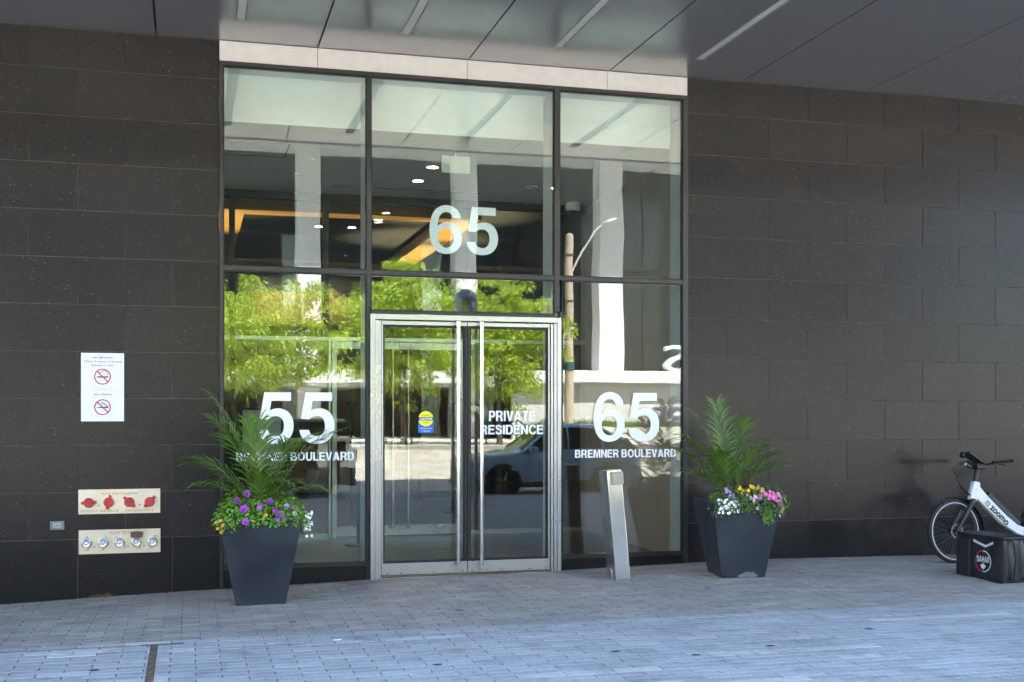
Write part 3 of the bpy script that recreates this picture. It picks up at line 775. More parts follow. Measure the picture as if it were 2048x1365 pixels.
# small framed notices on the inner glazing
for (a, b, z0, z1, lab) in ((.62, 1.16, .95, 1.72, 'tall framed poster standing behind the window lettered 55'), ):
    pn = thing('framed_notice', ((a+b)/2, VY-.35, z0), lab, 'poster')
    q = MB(); q.box(a, b, VY-.36, VY-.33, z0, z1); q.build('frame', M_INK, pn)
    q = MB(); q.box(a+.03, b-.03, VY-.366, VY-.361, z0+.03, z1-.03); q.build('sheet', simple('grey_poster', (.30,.34,.33), .4), pn)
    q = MB(); q.box((a+b)/2-.02, (a+b)/2+.02, VY-.36, VY-.33, .004, z0-.001); q.box((a+b)/2-.2, (a+b)/2+.2, VY-.45, VY-.25, .006, .02); q.build('stand', M_INK, pn)
# lobby behind
LY = 16.5; LZ = 4.95
q = MB(); q.box(-6, 14, VY+.201, LY, LZ, LZ+.2); st('ceiling_lobby', q, M_LOBCEIL)
q = MB(); q.box(-6, 14, LY, LY+.2, 0, LZ); st('wall_lobby_back', q, simple('lobby_back_wall', (.17,.155,.14), .6, var=.2, nscale=1.5))
q = MB(); q.box(13.8, 14, VY+.26, LY, 0, LZ); st('wall_lobby_right', q, M_WALNUT)
q = MB(); q.box(-6, -5.8, VY+.26, LY, 0, LZ); st('wall_lobby_left', q, M_TAUPE)
for a, b in ((5.57, 13.8), (-5.8, -.56)):
    q = MB(); q.box(a, b, VY+.05, VY+.25, 0, LZ); st('wall_lobby_front', q, M_TAUPE)
wf = thing('wood_ceiling_frame', (2.4, 9, 4.7), 'honey coloured wood frame hanging under the lobby ceiling', 'ceiling frame')
for nm, bx_ in (('beam', (.12, .80, 6.3, 14)), ('beam', (4.0, 4.42, 6.3, 14)), ('beam', (.801, 3.999, 6.3, 6.7)), ('beam', (.801, 3.999, 13.6, 14))):
    q = MB(); q.box(*bx_, 4.68, 4.86); q.build(nm, M_WOOD, wf)
q = MB()
for xx, yy in ((.4, 6.5), (4.2, 6.5), (.4, 13.8), (4.2, 13.8)): q.cyl((xx, yy, 4.86), (xx, yy, LZ), .012, .012, 8)
q.build('hanger_rods', M_BLACKFR, wf)
wp = thing('wood_wall_panel', (1.5, LY-.3, 3.8), 'walnut wood band on the far lobby wall', 'wall panel')
for k in range(4):
    q = MB(); q.box(-3+2.2*k, -.81+2.2*k, LY-.12, LY-.001, 3.75, 4.5); q.build('panel', M_WALNUT if k % 2 else mat_wood('oak_panel', (.30,.17,.085), (.38,.22,.11)) if k == 0 else MATS['oak_panel'], wp)
rd = thing('reception_desk', (3.2, 13, 0), 'long walnut reception desk deep inside the lobby', 'desk')
q = MB(); q.box(1.6, 5.4, 12.5, 13.3, .05, 1.08); q.build('front', M_WALNUT, rd, bevel=.01); q = MB(); q.box(1.5, 5.5, 12.4, 13.4, 1.081, 1.14); q.build('top', M_WHITE, rd, bevel=.01)
q = MB(); q.box(1.7, 5.3, 12.56, 13.24, .004, .05); q.build('plinth', M_BLACKFR, rd)
# ceiling lights
M_LIT = emis('lit_downlight', (1.0, .86, .66), 14.0)
def downlight(x, y, z, lit, label, r=.085, power=8):
    t = thing('downlight', (x, y, z), label, 'ceiling light', 'round ceiling downlights', local=True)
    q = MB(); q.lathe([(r*.72, -.004), (r*.78, -.012), (r, -.010), (r*1.02, -.001), (r*.72, -.001)], 24); q.build('trim_ring', M_WHITE, t, fix=True)
    q = MB(); q.lathe([(r*.70, -.006), (r*.35, -.0065)], 20); q.build('lamp_lens', M_LIT if lit else MATS.get('unlit_lens') or simple('unlit_lens', (.5,.52,.5), .3), t)
    if lit:
        L = bpy.data.lights.new('downlight_lamp', 'SPOT'); L.energy = power; L.color = (1, .82, .58); L.spot_size = R(110); L.spot_blend = .6; L.shadow_soft_size = .06
        o = bpy.data.objects.new('downlight_lamp', L); C.objects.link(o); o.parent = t; o.location = (0, 0, -.03)
    return t
downlight(2.762, 1.955, ZV, True, 'lit downlight beside the blank hanging exit sign')
downlight(2.751, 2.815, ZV, True, 'lower of the two lit downlights above the doors')
downlight(1.303, 1.93, ZV, False, 'unlit downlight ring seen through the left upper pane, upper one')
downlight(1.289, 2.863, ZV, False, 'unlit downlight ring seen through the left upper pane, lower one')
downlight(4.226, 2.847, ZV, False, 'unlit downlight ring seen right of the upper number 65')
for i, (x, y_) in enumerate(((2.20, 9.30), (2.78, 9.26), (3.1, 8.3), (1.78, 15.9), (2.35, 15.9), (3.2, 15.9))):
    downlight(x, y_, LZ, True, ('lobby downlight seen high in the left pane', 'lobby downlight seen beside the left mullion', 'lobby downlight seen near the wood beam', 'far lobby downlight, leftmost of the back row', 'far lobby downlight, middle of the back row', 'far lobby downlight, rightmost of the back row')[i], power=9 if i < 3 else 2.5)
# added uplights on invented stands, put in to brighten the wood frame
for i, (x, y_, e) in enumerate(((.5, 7.4, 80), (4.21, 7.6, 100), (4.21, 10.4, 110), (2.4, 6.4, 30))):
    t = thing('added_uplight', (x, y_, 0), ('slim stand with an added uplight under the left wood beam', 'slim stand with an added uplight under the right wood beam, nearer the doors', 'slim stand with an added uplight under the right wood beam, deeper in the lobby', 'slim stand with an added uplight just behind the inner doors')[i], 'added light', local=True)
    q = MB(); q.lathe([(.13, .004), (.13, .02), (.02, .03), (.015, 1.7), (.09, 1.8), (.09, 1.82), (.02, 1.75)], 16); q.build('stand', M_BLACKFR, t)
    L = bpy.data.lights.new('added_uplight_spot', 'SPOT'); L.energy = e; L.color = (1, .74, .42); L.spot_size = R(58); L.spot_blend = .8; L.shadow_soft_size = .05
    o = bpy.data.objects.new('added_uplight_spot', L); C.objects.link(o); o.parent = t; o.location = (0, 0, 1.85); o.rotation_euler = (R(180), 0, 0)
ex = thing('exit_sign', (2.87, 1.2, 4.5), 'blank pale back of an exit sign hanging behind the glass', 'sign')
q = MB(); q.box(2.707, 3.033, 1.17, 1.23, 4.33, 4.52); q.build('sign_box', simple('pale_sign_box', (.70,.74,.66), .5), ex, bevel=.006)
q = MB(); q.cyl((2.87, 1.2, 4.52), (2.87, 1.2, ZV), .012, .012, 8); q.build('stem', M_WHITE, ex)
cm = thing('dome_camera', (5.12, 3.9, 4.45), 'small white dome security camera on the vestibule ceiling', 'security camera')
q = MB(); q.lathe([(.02, ZV), (.09, ZV-.002), (.105, ZV-.03), (.105, ZV-.10), (.08, ZV-.115)], 20, (5.1, 3.8, 0)); q.build('housing', M_WHITE, cm, smooth=True)
q = MB(); q.lathe([(.075, ZV-.112), (.07, ZV-.15), (.045, ZV-.175), (.01, ZV-.185)], 20, (5.1, 3.8, 0)); q.build('dome', M_GASKET, cm, smooth=True)
sl = thing('slot_diffuser', (2.3, 3.6, ZV), 'long slotted air diffuser in the vestibule ceiling', 'air vent')
for k in range(2):
    q = MB(); q.box(1.75, 3.7, 3.42+.07*k, 3.46+.07*k, ZV-.006, ZV-.001); q.build('slot', M_BLACKFR if k == 0 else M_GREYFR, sl)
ah = thing('access_panel', (.7, 1.55, ZV), 'square access panel outline in the vestibule ceiling', 'ceiling panel')
q = MB(); 
for b_ in ((.35, 1.05, 1.2, 1.212), (.35, 1.05, 1.888, 1.9), (.35, .362, 1.212, 1.888), (1.038, 1.05, 1.212, 1.888)): q.box(*b_, ZV-.003, ZV-.0005)
q.build('panel_trim', M_GREYFR if False else M_GASKET, ah)
# ------------------------------------------------------------------ things on the left wall
def ring(mb_, cx, cz, r0, r1, y0, y1, n=40):
    vs = []
    for k in range(n):
        a = 2*math.pi*k/n; c, s = math.cos(a), math.sin(a)
        vs += [(cx+r0*c, y0, cz+r0*s), (cx+r1*c, y0, cz+r1*s), (cx+r1*c, y1, cz+r1*s), (cx+r0*c, y1, cz+r0*s)]
    mb_.add(vs, [(4*k+i, 4*k+(i+1) % 4, 4*((k+1) % n)+(i+1) % 4, 4*((k+1) % n)+i) for k in range(n) for i in range(4)])
def bar(mb_, a, b, w, y0, y1):
    a, b = Vector((a[0], 0, a[1])), Vector((b[0], 0, b[1])); d = (b-a).normalized(); n = Vector((-d.z, 0, d.x))*w/2
    mb_.prism([((a+n).x, (a+n).z), ((b+n).x, (b+n).z), ((b-n).x, (b-n).z), ((a-n).x, (a-n).z)], y0, y1)
for (z0, z1, kind) in ((1.866, 2.216, 'smoke'), (1.574, 1.8645, 'vape')):
    s = thing('notice_sheet', (-.788, 0, z0), 'white NO SMOKING sheet taped to the granite wall' if kind == 'smoke' else 'white NO VAPING sheet below the NO SMOKING one', 'sign')
    q = MB(); q.box(-.979, -.596, -.0035, -.0008, z0, z1); q.build('sheet', M_PAPER, s)
    yt = -.0045
    if kind == 'smoke':
        text('NO SMOKING', -.876, -.695, z1-.052, .019, yt, M_INK, s, bold=.008)
        text('Within 9 metres of Building', -.955, -.615, z1-.088, .017, yt, M_INK, s, bold=.008)
        text('Entrance or Exit', -.885, -.690, z1-.122, .017, yt, M_INK, s, bold=.008)
        cz = z1 - .222; q = MB(); q.box(-.86, -.715, yt-.0004, yt, z0+.012, z0+.016); q.build('fine_print_line', M_GREYINK, s)
    else:
        text('NO VAPING', -.866, -.708, z1-.048, .019, yt, M_INK, s, bold=.008); cz = z1 - .158
    cx = -.788; rr = .075
    q = MB()
    for bb in ((cx-.098, cx+.095, cz+.090, cz+.0915), (cx-.098, cx+.095, cz-.0915, cz-.090), (cx-.098, cx-.0965, cz-.09, cz+.09), (cx+.0935, cx+.095, cz-.09, cz+.09)): q.box(bb[0], bb[1], yt-.0004, yt+.0006, bb[2], bb[3])
    q.build('printed_border', M_GREYINK, s)
    q = MB(); q.box(cx-.048, cx+.052, yt-.0006, yt, cz-.009, cz+.003) if kind == 'smoke' else q.prism([(cx-.055, cz-.004), (cx-.03, cz+.003), (cx+.05, cz+.004), (cx+.05, cz-.008), (cx-.03, cz-.007)], yt-.0006, yt)
    q.build('cigarette_symbol', M_INK, s)
    q = MB()
    if kind == 'smoke':
        q.tube([(cx+.045*math.cos(t)-.0+.012*t*.3, yt-.001, cz+.018+.03*abs(math.sin(t*1.3))+.006*t) for t in [i*.28 for i in range(11)]], .0022, 6)
    else:
        for i in range(3): q.tube([(cx-.012+.02*i, yt-.001, cz+.040-.012*i), (cx+.006+.02*i, yt-.001, cz+.046-.014*i), (cx+.0+.02*i, yt-.001, cz+.030-.012*i), (cx+.016+.02*i, yt-.001, cz+.032-.014*i)], .003, 6)
    q.build('smoke_symbol', M_INK, s)
    q = MB(); ring(q, cx, cz, rr-.010, rr, yt-.0026, yt-.0014); q.build('prohibition_ring', M_REDINK, s)
    q = MB(); bar(q, (cx-.051, cz+.051), (cx+.051, cz-.051), .0105, yt-.0036, yt-.0027); q.build('prohibition_bar', M_REDINK, s)
# fire department panels
sp_ = thing('standpipe_panel', (-.635, 0, .70), 'cream metal standpipe panel with four red capped inlets', 'fire panel')
q = MB(); q.box(-1.002, -.268, -.012, -.0008, .704, .935); q.build('plate', M_BRASSPL, sp_, bevel=.0015, seg=1)
text('AUTO SPRK STANDPIPE', -.80, -.475, .882, .022, -.0135, M_ENGR, sp_); text('GROUND FL  AND BELOW', -.985, -.642, .722, .023, -.0135, M_ENGR, sp_); text('2ND FLOOR AND UP', -.585, -.325, .722, .023, -.0135, M_ENGR, sp_)
def cap(x, z, ang, mats, parent, name, r=.050):
    q = MB(); q.lathe([(r*.98, -.0125), (r*.98, -.030), (r*.55, -.034)], 28, (x, 0, z), 'y'); col = q.build('inlet_collar', M_CHROME, parent)
    q = MB(); q.lathe([(r*.90, -.030), (r*.92, -.052), (r*.78, -.066), (r*.70, -.068), (r*.30, -.066), (r*.26, -.074), (.002, -.075)], 28, (x, 0, z), 'y')
    q.build(name, mats, parent, smooth=False)
    for k in (0, math.pi):
        cx, cz = x + (r+.004)*math.cos(ang+k), z + (r+.004)*math.sin(ang+k)
        q = MB(); q.lathe([(.015, -.036), (.017, -.046), (.013, -.060)], 10, (cx, 0, cz), 'y'); q.build('cap_lug', mats, parent)
    return col
for (x, an) in ((-.907, 0.05), (-.731, 1.35), (-.547, -.75), (-.363, .8)): cap(x, .814, an, M_REDCAP, sp_, 'red_cap')
q = MB()
for x in (-.822, -.455): q.cyl((x, -.012, .785), (x, -.018, .785), .007, .006, 10)
q.build('plate_bolts', M_INK, sp_)
pp = thing('pump_test_panel', (-.635, 0, .327), 'cream metal PUMP TEST panel with five silver capped outlets', 'fire panel')
q = MB(); q.box(-.999, -.266, -.012, -.0008, .329, .555); q.build('plate', M_BRASSPL, pp, bevel=.0015, seg=1)
text('PUMP TEST', -.722, -.545, .508, .030, -.0135, M_ENGR, pp)
for (x, an) in ((-.929, 1.57), (-.782, 1.4), (-.634, 2.2), (-.484, 2.0), (-.337, 1.2)): cap(x, .434, an, M_CHROME, pp, 'silver_cap', .050)
q = MB()
for x in (-.858, -.56, -.415): q.cyl((x, -.012, .395), (x, -.018, .395), .007, .006, 10)
q.build('plate_bolts', M_INK, pp)
q = MB(); q.prism([(-.535, .535), (-.47, .541), (-.418, .531), (-.428, .478), (-.532, .482)], -.082, -.078); q.build('hanging_tag', M_BROWN, pp)
ol = thing('wall_outlet', (-1.187, 0, .563), 'small grey weatherproof outlet on the granite wall', 'outlet')
q = MB(); q.box(-1.249, -1.125, -.022, -.0008, .565, .645); q.build('box', M_GREYPL, ol, bevel=.006)
q = MB(); q.box(-1.222, -1.150, -.030, -.0225, .588, .626); q.build('cover', simple('pale_outlet_cover', (.50,.50,.52), .4), ol, bevel=.006)
q = MB()
for i in range(4): q.box(-1.212+.016*i, -1.204+.016*i, -.0318, -.0302, .598, .616)
q.build('socket_slots', M_INK, ol)

# ------------------------------------------------------------------ planters
def planter(loc, rot, top, bot, h, label, scuff):
    t = thing('planter', loc, label, 'planter', None, local=True); t.rotation_euler = (0, 0, rot)
    a, b = top/2, bot/2; w = .028
    q = MB()
    vs = [(-b,-b,0),(b,-b,0),(b,b,0),(-b,b,0),(-a,-a,h),(a,-a,h),(a,a,h),(-a,a,h),(-a+w,-a+w,h),(a-w,-a+w,h),(a-w,a-w,h),(-a+w,a-w,h),(-a+w+.02,-a+w+.02,h-.14),(a-w-.02,-a+w+.02,h-.14),(a-w-.02,a-w-.02,h-.14),(-a+w+.02,a-w-.02,h-.14)]
    fs = [(0,3,2,1)] + [(i,(i+1)%4,(i+1)%4+4,i+4) for i in range(4)] + [(i+4,(i+1)%4+4,(i+1)%4+8,i+8) for i in range(4)] + [(i+8,(i+1)%4+8,(i+1)%4+12,i+12) for i in range(4)] + [(12,13,14,15)]
    q.add(vs, fs); q.build('pot', M_POT, t, bevel=.007, seg=2)
    q = MB(); n = 8; e = a-w-.012
    vs = [(-e+2*e*i/n, -e+2*e*j/n, h-.05+random.uniform(-.012,.012)) for j in range(n+1) for i in range(n+1)]
    q.add(vs, [(j*(n+1)+i, j*(n+1)+i+1, (j+1)*(n+1)+i+1, (j+1)*(n+1)+i) for j in range(n) for i in range(n)]); q.build('soil', M_SOIL, t)
    if scuff:      # worn pale patch low on the front face
        rs = random.Random(8); pts = []
        for i in range(26):
            u = i/25
            top_ = .018 + .045*math.sin(u*3.1)*(.7+.6*rs.random())
            pts.append((u, top_))
        vs = []
        for u, hh in pts:
            for zz in (.004, hh):
                x = -.06 + .20*u + zz*.25; yy = -(b + (a-b)*zz/h) - .0012
                vs.append((x, yy, zz))
        q = MB(); q.add(vs, [(2*i, 2*i+2, 2*i+3, 2*i+1) for i in range(25)]); q.build('scuff_mark', M_SCUFF, t)
    return t
PL = (.615, -.955, gz(.6, -1.0)-.004); PRR = (5.292, -.875, gz(5.3, -.9)-.004)
planter(PL, R(-3), .712, .425, .765, 'charcoal tapered planter standing left of the glass doors', False)
planter(PRR, R(-7), .70, .445, .755, 'charcoal tapered planter turned corner-on right of the storefront', True)

def frond_mesh(name, L, lean, curl, nl, ll, seed):
    rr = random.Random(seed); q = MB(); N = 22
    pts = []; p = Vector((0, 0, 0)); ang = lean
    for i in range(N+1):
        pts.append(p.copy()); ang += curl/N*(.35 + 1.3*i/N)
        p = p + Vector((math.sin(ang), 0, math.cos(ang)))*(L/N)
    q.tube(pts[:N+1], [.0065*(1-.85*i/N) for i in range(N+1)], 5, False)
    for i in range(nl):
        t = .30 + .70*i/(nl-1); k = min(N-1, int(t*N)); fr = t*N - k
        b = pts[k].lerp(pts[k+1], fr); tan = (pts[k+1]-pts[k]).normalized(); nor = Vector((-tan.z, 0, tan.x))
        le = ll*(.55 + .6*math.sin(math.pi*min(1, (t-.2)*1.05)) )*rr.uniform(.9, 1.1)
        for sd in (-1, 1):
            side = Vector((0, sd, 0))
            d0 = (tan*(.55 + .55*t) + side*(1.0-.45*t) + nor*.12 + Vector((0, 0, .10))).normalized()
            d0 = (d0 + Vector((rr.uniform(-.09,.09), rr.uniform(-.09,.09), rr.uniform(-.07,.07)))).normalized()
            d1 = (d0 + Vector((0, 0, -.45 - .5*rr.random()))).normalized()
            wdt = .0092*rr.uniform(.75, 1.25)
            wv = d0.cross(nor if abs(d0.dot(nor)) < .9 else tan).normalized()*wdt
            a0 = b; a1 = b + d0*le*.45; a2 = a1 + (d0*.55+d1*.45).normalized()*le*.3; a3 = a2 + d1*le*.28
            fold = nor*wdt*.5
            q.add([a0-wv*.35, a0+wv*.35, a1-wv+fold, a1+wv+fold, a2-wv*.75, a2+wv*.75, a3], [(0,1,3,2),(2,3,5,4),(4,5,6)])
    return q.mesh(name)
def palm(loc, specs, label, seed, drac=None):
    t = thing('areca_palm', loc, label, 'palm', None, local=True)
    rr = random.Random(seed); q = MB()
    for i in range(7):
        a = rr.uniform(0, 6.28); r0 = rr.uniform(.01, .06)
        q.tube([(r0*math.cos(a), r0*math.sin(a), -.04), (r0*1.4*math.cos(a), r0*1.4*math.sin(a), .10), (r0*2*math.cos(a), r0*2*math.sin(a), .26)], [.011, .009, .006], 7)
    q.build('stem', M_STEM, t)
    for i, (az, L, lean, curl, ll) in enumerate(specs):
        me = frond_mesh('frond', L, R(lean), R(curl), 20, ll*1.02, seed*50+i)
        o = link('frond', me, M_PALM, t)
        a = R(az); o.location = (.035*math.cos(a), .035*math.sin(a), .02); o.rotation_euler = (rr.uniform(-.1,.1), 0, a)
    return t
# fronds: azimuth (0 = +x, right), length, lean from vertical, extra curl, leaflet length
palm((PL[0]+.0, PL[1]+.02, PL[2]+.73), [(180, .74, 24, 62, .25), (135, .98, 8, 46, .25), (172, 1.10, 8, 28, .25), (60, .85, 12, 60, .24), (6, .96, 22, 44, .26), (-16, .90, 10, 56, .24), (200, .62, 36, 60, .24),
      (262, .60, 16, 66, .20), (345, .60, 36, 70, .22), (92, .9, 6, 30, .22), (232, .86, 4, 24, .18), (158, .76, 24, 54, .23), (300, .62, 28, 70, .20)],
     'feathery areca palm growing in the planter before the number 55', 3)
palm((PRR[0]-.04, PRR[1]+.03, PRR[2]+.72), [(178, .76, 16, 46, .23), (148, .88, 8, 30, .23), (95, .96, 4, 16, .22), (36, .86, 10, 34, .23), (4, .72, 26, 56, .23), (-22, .60, 28, 60, .21), (200, .60, 38, 56, .22),
      (228, .66, 18, 54, .20), (290, .64, 12, 50, .18), (170, .72, 28, 44, .22), (345, .72, 12, 44, .21)],
     'upright areca palm growing in the corner-on planter by the granite wall', 9)
dr = thing('dracaena', (PRR[0]+.09, PRR[1]-.06, PRR[2]+.71), 'burgundy spiky dracaena between the palm and the pink flowers', 'plant', None, local=True)
for i in range(13):
    a = random.uniform(0, 6.28); le = random.uniform(.22, .36); tl = random.uniform(.05, .75)
    d = Vector((math.cos(a)*math.sin(tl), math.sin(a)*math.sin(tl), math.cos(tl))); s2 = Vector((-math.sin(a), math.cos(a), 0))*.011
    q = MB(); m1 = d*le*.5; m2 = d*le + Vector((0, 0, -.05*tl)); q.add([-s2*.6, s2*.6, m1-s2, m1+s2, m2], [(0,1,3,2),(2,3,4)]); q.build('leaf', M_DRAC, dr, fix=False)

def leaf_mound(q, cx, cy, cz, rx, ry, rz, n, size, rr, hang=0.0):
    for _ in range(n):
        a = rr.uniform(0, 6.283); u = rr.random()**.5; hgt = rr.uniform(-.25, 1)
        rad = math.sqrt(max(0, 1-max(0, hgt)**2))*rr.uniform(.75, 1.05)
        p = Vector((cx + rx*rad*math.cos(a), cy + ry*rad*math.sin(a), cz + rz*hgt*rr.uniform(.7, 1.05) - hang*rr.random()*rad))
        nn = Vector((math.cos(a)*rad*.8, math.sin(a)*rad*.8, .25+hgt)) + Vector((rr.uniform(-.6,.6), rr.uniform(-.6,.6), rr.uniform(-.5,.5)))
        nn.normalize(); t1 = nn.orthogonal().normalized(); t1.rotate(Matrix.Rotation(rr.uniform(0, 6.28), 3, nn)); t2 = nn.cross(t1)
        s = size*rr.uniform(.6, 1.25); cup = nn*s*.18
        q.add([p - t1*s, p - t2*s*.55 - t1*s*.1 + cup, p + t1*s*.95, p + t2*s*.55 - t1*s*.1 + cup], [(0,1,2),(0,2,3)])
def flower_mesh(name, r, petals=5, cup=.35):
    q = MB(); n = petals*4; vs = [(0,0,-r*.25)]
    for k in range(n):
        a = 2*math.pi*k/n; rr_ = r*(.80 + .20*abs(math.cos(petals*a/2)))
        vs.append((rr_*.5*math.cos(a), rr_*.5*math.sin(a), 0))
    for k in range(n):
        a = 2*math.pi*k/n; rr_ = r*(.74 + .26*abs(math.cos(petals*a/2)))
        vs.append((rr_*math.cos(a), rr_*math.sin(a), r*cup*.35*(1 if k % 2 else .55)))
    q.add(vs, [(0, 1+k, 1+(k+1)%n) for k in range(n)] + [(1+k, 1+n+k, 1+n+(k+1)%n, 1+(k+1)%n) for k in range(n)])
    return q.mesh(name)
def bedding(kind, loc, label, leafm, mounds, nleaf, lsize, fmat, fr, fpos, seed, hang=.0, cat='flowers', petals=5, eye=None):
    t = thing(kind, loc, label, cat, None, local=True); rr = random.Random(seed)
    q = MB()
    for (cx, cy, cz, rx, ry, rz) in mounds: leaf_mound(q, cx, cy, cz, rx, ry, rz, nleaf//len(mounds), lsize, rr, hang)
    if nleaf: tag(q.build('foliage', leafm, t, fix=False), kind='stuff')
    me = flower_mesh('flower', fr, petals); me.materials.append(fmat)
    for (x, y_, z) in fpos:
        o = link('flower', me, None, t); o.location = (x, y_, z)
        nn = Vector((x*1.2, y_*1.2 - .55, .35 + rr.uniform(-.15, .35))).normalized()
        o.rotation_euler = nn.to_track_quat('Z', 'Y').to_euler(); s = rr.uniform(.8, 1.2); o.scale = (s, s, s)
        if eye:
            e = MB(); e.cyl((0,0,-fr*.1), (0,0,fr*.02), fr*.2, fr*.16, 8); eo = e.build('flower_eye', eye, None); eo.parent = o
    return t
def rnd_pos(rr, n, bx_, by, bz): return [(rr.uniform(*bx_), rr.uniform(*by), rr.uniform(*bz)) for _ in range(n)]
rl = random.Random(21)
LT = (PL[0], PL[1], PL[2]+.745); RT = (PRR[0], PRR[1], PRR[2]+.735)
bedding('purple_petunia', LT, 'purple petunias with bright green leaves filling the planter before number 55', M_PETL,
   [(-.22,-.2,.04,.20,.18,.17),(.02,-.23,.05,.20,.16,.17),(.22,-.2,.05,.19,.19,.17),(-.1,.05,.10,.27,.2,.20),(.1,.05,.09,.24,.2,.18),(0,-.34,.02,.37,.05,.11)], 3000, .021, M_PUR, .034,
   [(-.16,-.34,.115),(-.22,-.30,.185),(-.02,-.33,.135),(.11,-.36,.085),(.17,-.37,.045),(.135,-.37,.06),(-.15,-.40,.005),(.06,-.32,.17),(-.13,-.22,.235),(.24,-.30,.12),(-.27,-.3,.03)], 1, .06, eye=M_EYE)
bedding('lilac_petunia', LT, 'few lilac petunias among the purple ones before number 55', M_PETL, [(.26,-.25,.05,.1,.1,.08)], 60, .018, M_LIL, .027, [(-.03,-.36,.12),(.27,-.36,.065),(.20,-.34,.13),(.12,-.38,.02)], 2, .03)
bedding('yellow_calibrachoa', LT, 'small yellow and orange blooms at the left rim of the left planter', M_PETL, [(-.31,-.33,.01,.09,.08,.08)], 150, .015, M_ORG, .019,
   [(-.34,-.38,-.02),(-.38,-.36,-.05),(-.36,-.40,.02),(-.39,-.34,.0),(-.35,-.37,-.08),(.02,-.37,.06)], 3, .08)
bedding('white_alyssum', LT, 'white trailing blooms hanging over the right rim of the left planter', M_DKLF, [(.36,-.22,.0,.07,.12,.06)], 160, .013, M_WPET, .014,
   rnd_pos(rl, 34, (.355,.43), (-.36,-.12), (-.15,.07)) , 4, .16)
bedding('pink_geranium', RT, 'bright pink flower cluster in the corner-on planter', M_DKLF,
   [(-.18,-.24,.03,.21,.17,.13),(.06,-.26,.03,.21,.17,.14),(.27,-.22,.03,.18,.19,.14),(.05,.05,.07,.32,.24,.15),(.22,-.34,-.05,.14,.06,.12),(-.02,-.32,.0,.34,.06,.09)], 2300, .019, M_PINK, .026,
   [(.10,-.36,.075),(.14,-.37,.09),(.18,-.38,.075),(.22,-.37,.095),(.25,-.36,.07),(.16,-.39,.05),(.21,-.39,.055),(.28,-.36,.085),(.31,-.35,.05),(.12,-.35,.11),(.25,-.38,.03),(.29,-.38,.015),(.31,-.36,-.02),(.19,-.36,.115),(.09,-.37,.05),(.27,-.39,-.005)], 5, .08)
bedding('light_pink_calibrachoa', RT, 'light pink blooms trailing beside the bright pink cluster', M_DKLF, [(.02,-.36,-.02,.1,.05,.07)], 120, .015, M_LPINK, .021,
   [(-.02,-.37,.06),(.02,-.38,.075),(-.05,-.36,.085),(.01,-.39,.02),(.03,-.41,-.04),(.0,-.38,.045),(.33,-.35,-.05),(.30,-.38,-.075),(.28,-.39,-.12),(.36,-.33,.04)], 6, .08)
bedding('yellow_marigold', RT, 'yellow blooms at the foot of the right palm', M_DKLF, [(.02,-.2,.1,.2,.1,.05)], 120, .015, M_YEL, .018,
   rnd_pos(rl, 30, (-.10,.20), (-.30,-.16), (.10,.165)), 7)
bedding('white_verbena', RT, 'white and lilac blooms spilling over the left rim of the right planter', M_DKLF, [(-.27,-.28,.0,.12,.1,.09)], 220, .014, M_WPET, .014,
   rnd_pos(rl, 44, (-.36,-.14), (-.42,-.33), (-.09,.05)), 8, .12)
bedding('lilac_verbena', RT, 'lilac flower heads at the left of the right planter', M_DKLF, [], 0, .014, M_LIL, .016,
   [(-.245+rl.uniform(-.03,.03), -.31+rl.uniform(-.02,.02), .135+rl.uniform(-.02,.02)) for _ in range(9)] + [(-.205+rl.uniform(-.025,.025), -.33, .075+rl.uniform(-.02,.02)) for _ in range(7)] + [(.05+rl.uniform(-.03,.03), -.37, .045+rl.uniform(-.03,.03)) for _ in range(7)], 9)
bedding('trailing_creeper', RT, 'olive green creeper hanging down the front of the right planter', M_PETL, [(.17,-.365,-.14,.06,.025,.10)], 260, .011, M_YEL, .006, [], 10, .05, 'plant')

# ------------------------------------------------------------------ steel push-button post
bp = thing('push_button_post', (4.11, -.70, gz(4.1, -.7)-.006), 'leaning stainless steel post with a square door button', 'post', None, local=True)
bp.rotation_euler = (R(-2.3), R(-4.4), R(-1.5))
H_ = 1.075; W_, D_ = .148, .27
q = MB(); q.box(-W_/2, W_/2, -D_/2, D_/2, 0, H_); q.build('post_shell', M_BOLL, bp, bevel=.004, seg=2)
q = MB(); q.box(-.036, .082, -D_/2-.034, -D_/2-.002, H_-.145, H_-.018); q.build('button_plate', mat_alu('dull_steel_plate', (.30,.295,.29), .35), bp, bevel=.004)
q = MB(); ring(q, .023, H_-.075, .026, .029, -D_/2-.0365, -D_/2-.0345, 24); q.tube([(.02, -D_/2-.036, H_-.062), (.02, -D_/2-.036, H_-.078), (.031, -D_/2-.036, H_-.079), (.035, -D_/2-.036, H_-.09)], .002, 5); q.build('wheelchair_symbol', M_GREYINK, bp)
q = MB(); q.box(-W_/2-.01, -W_/2+.02, -.02, .05, .0, .09); q.build('bent_base_flange', M_STEEL, bp, bevel=.006)

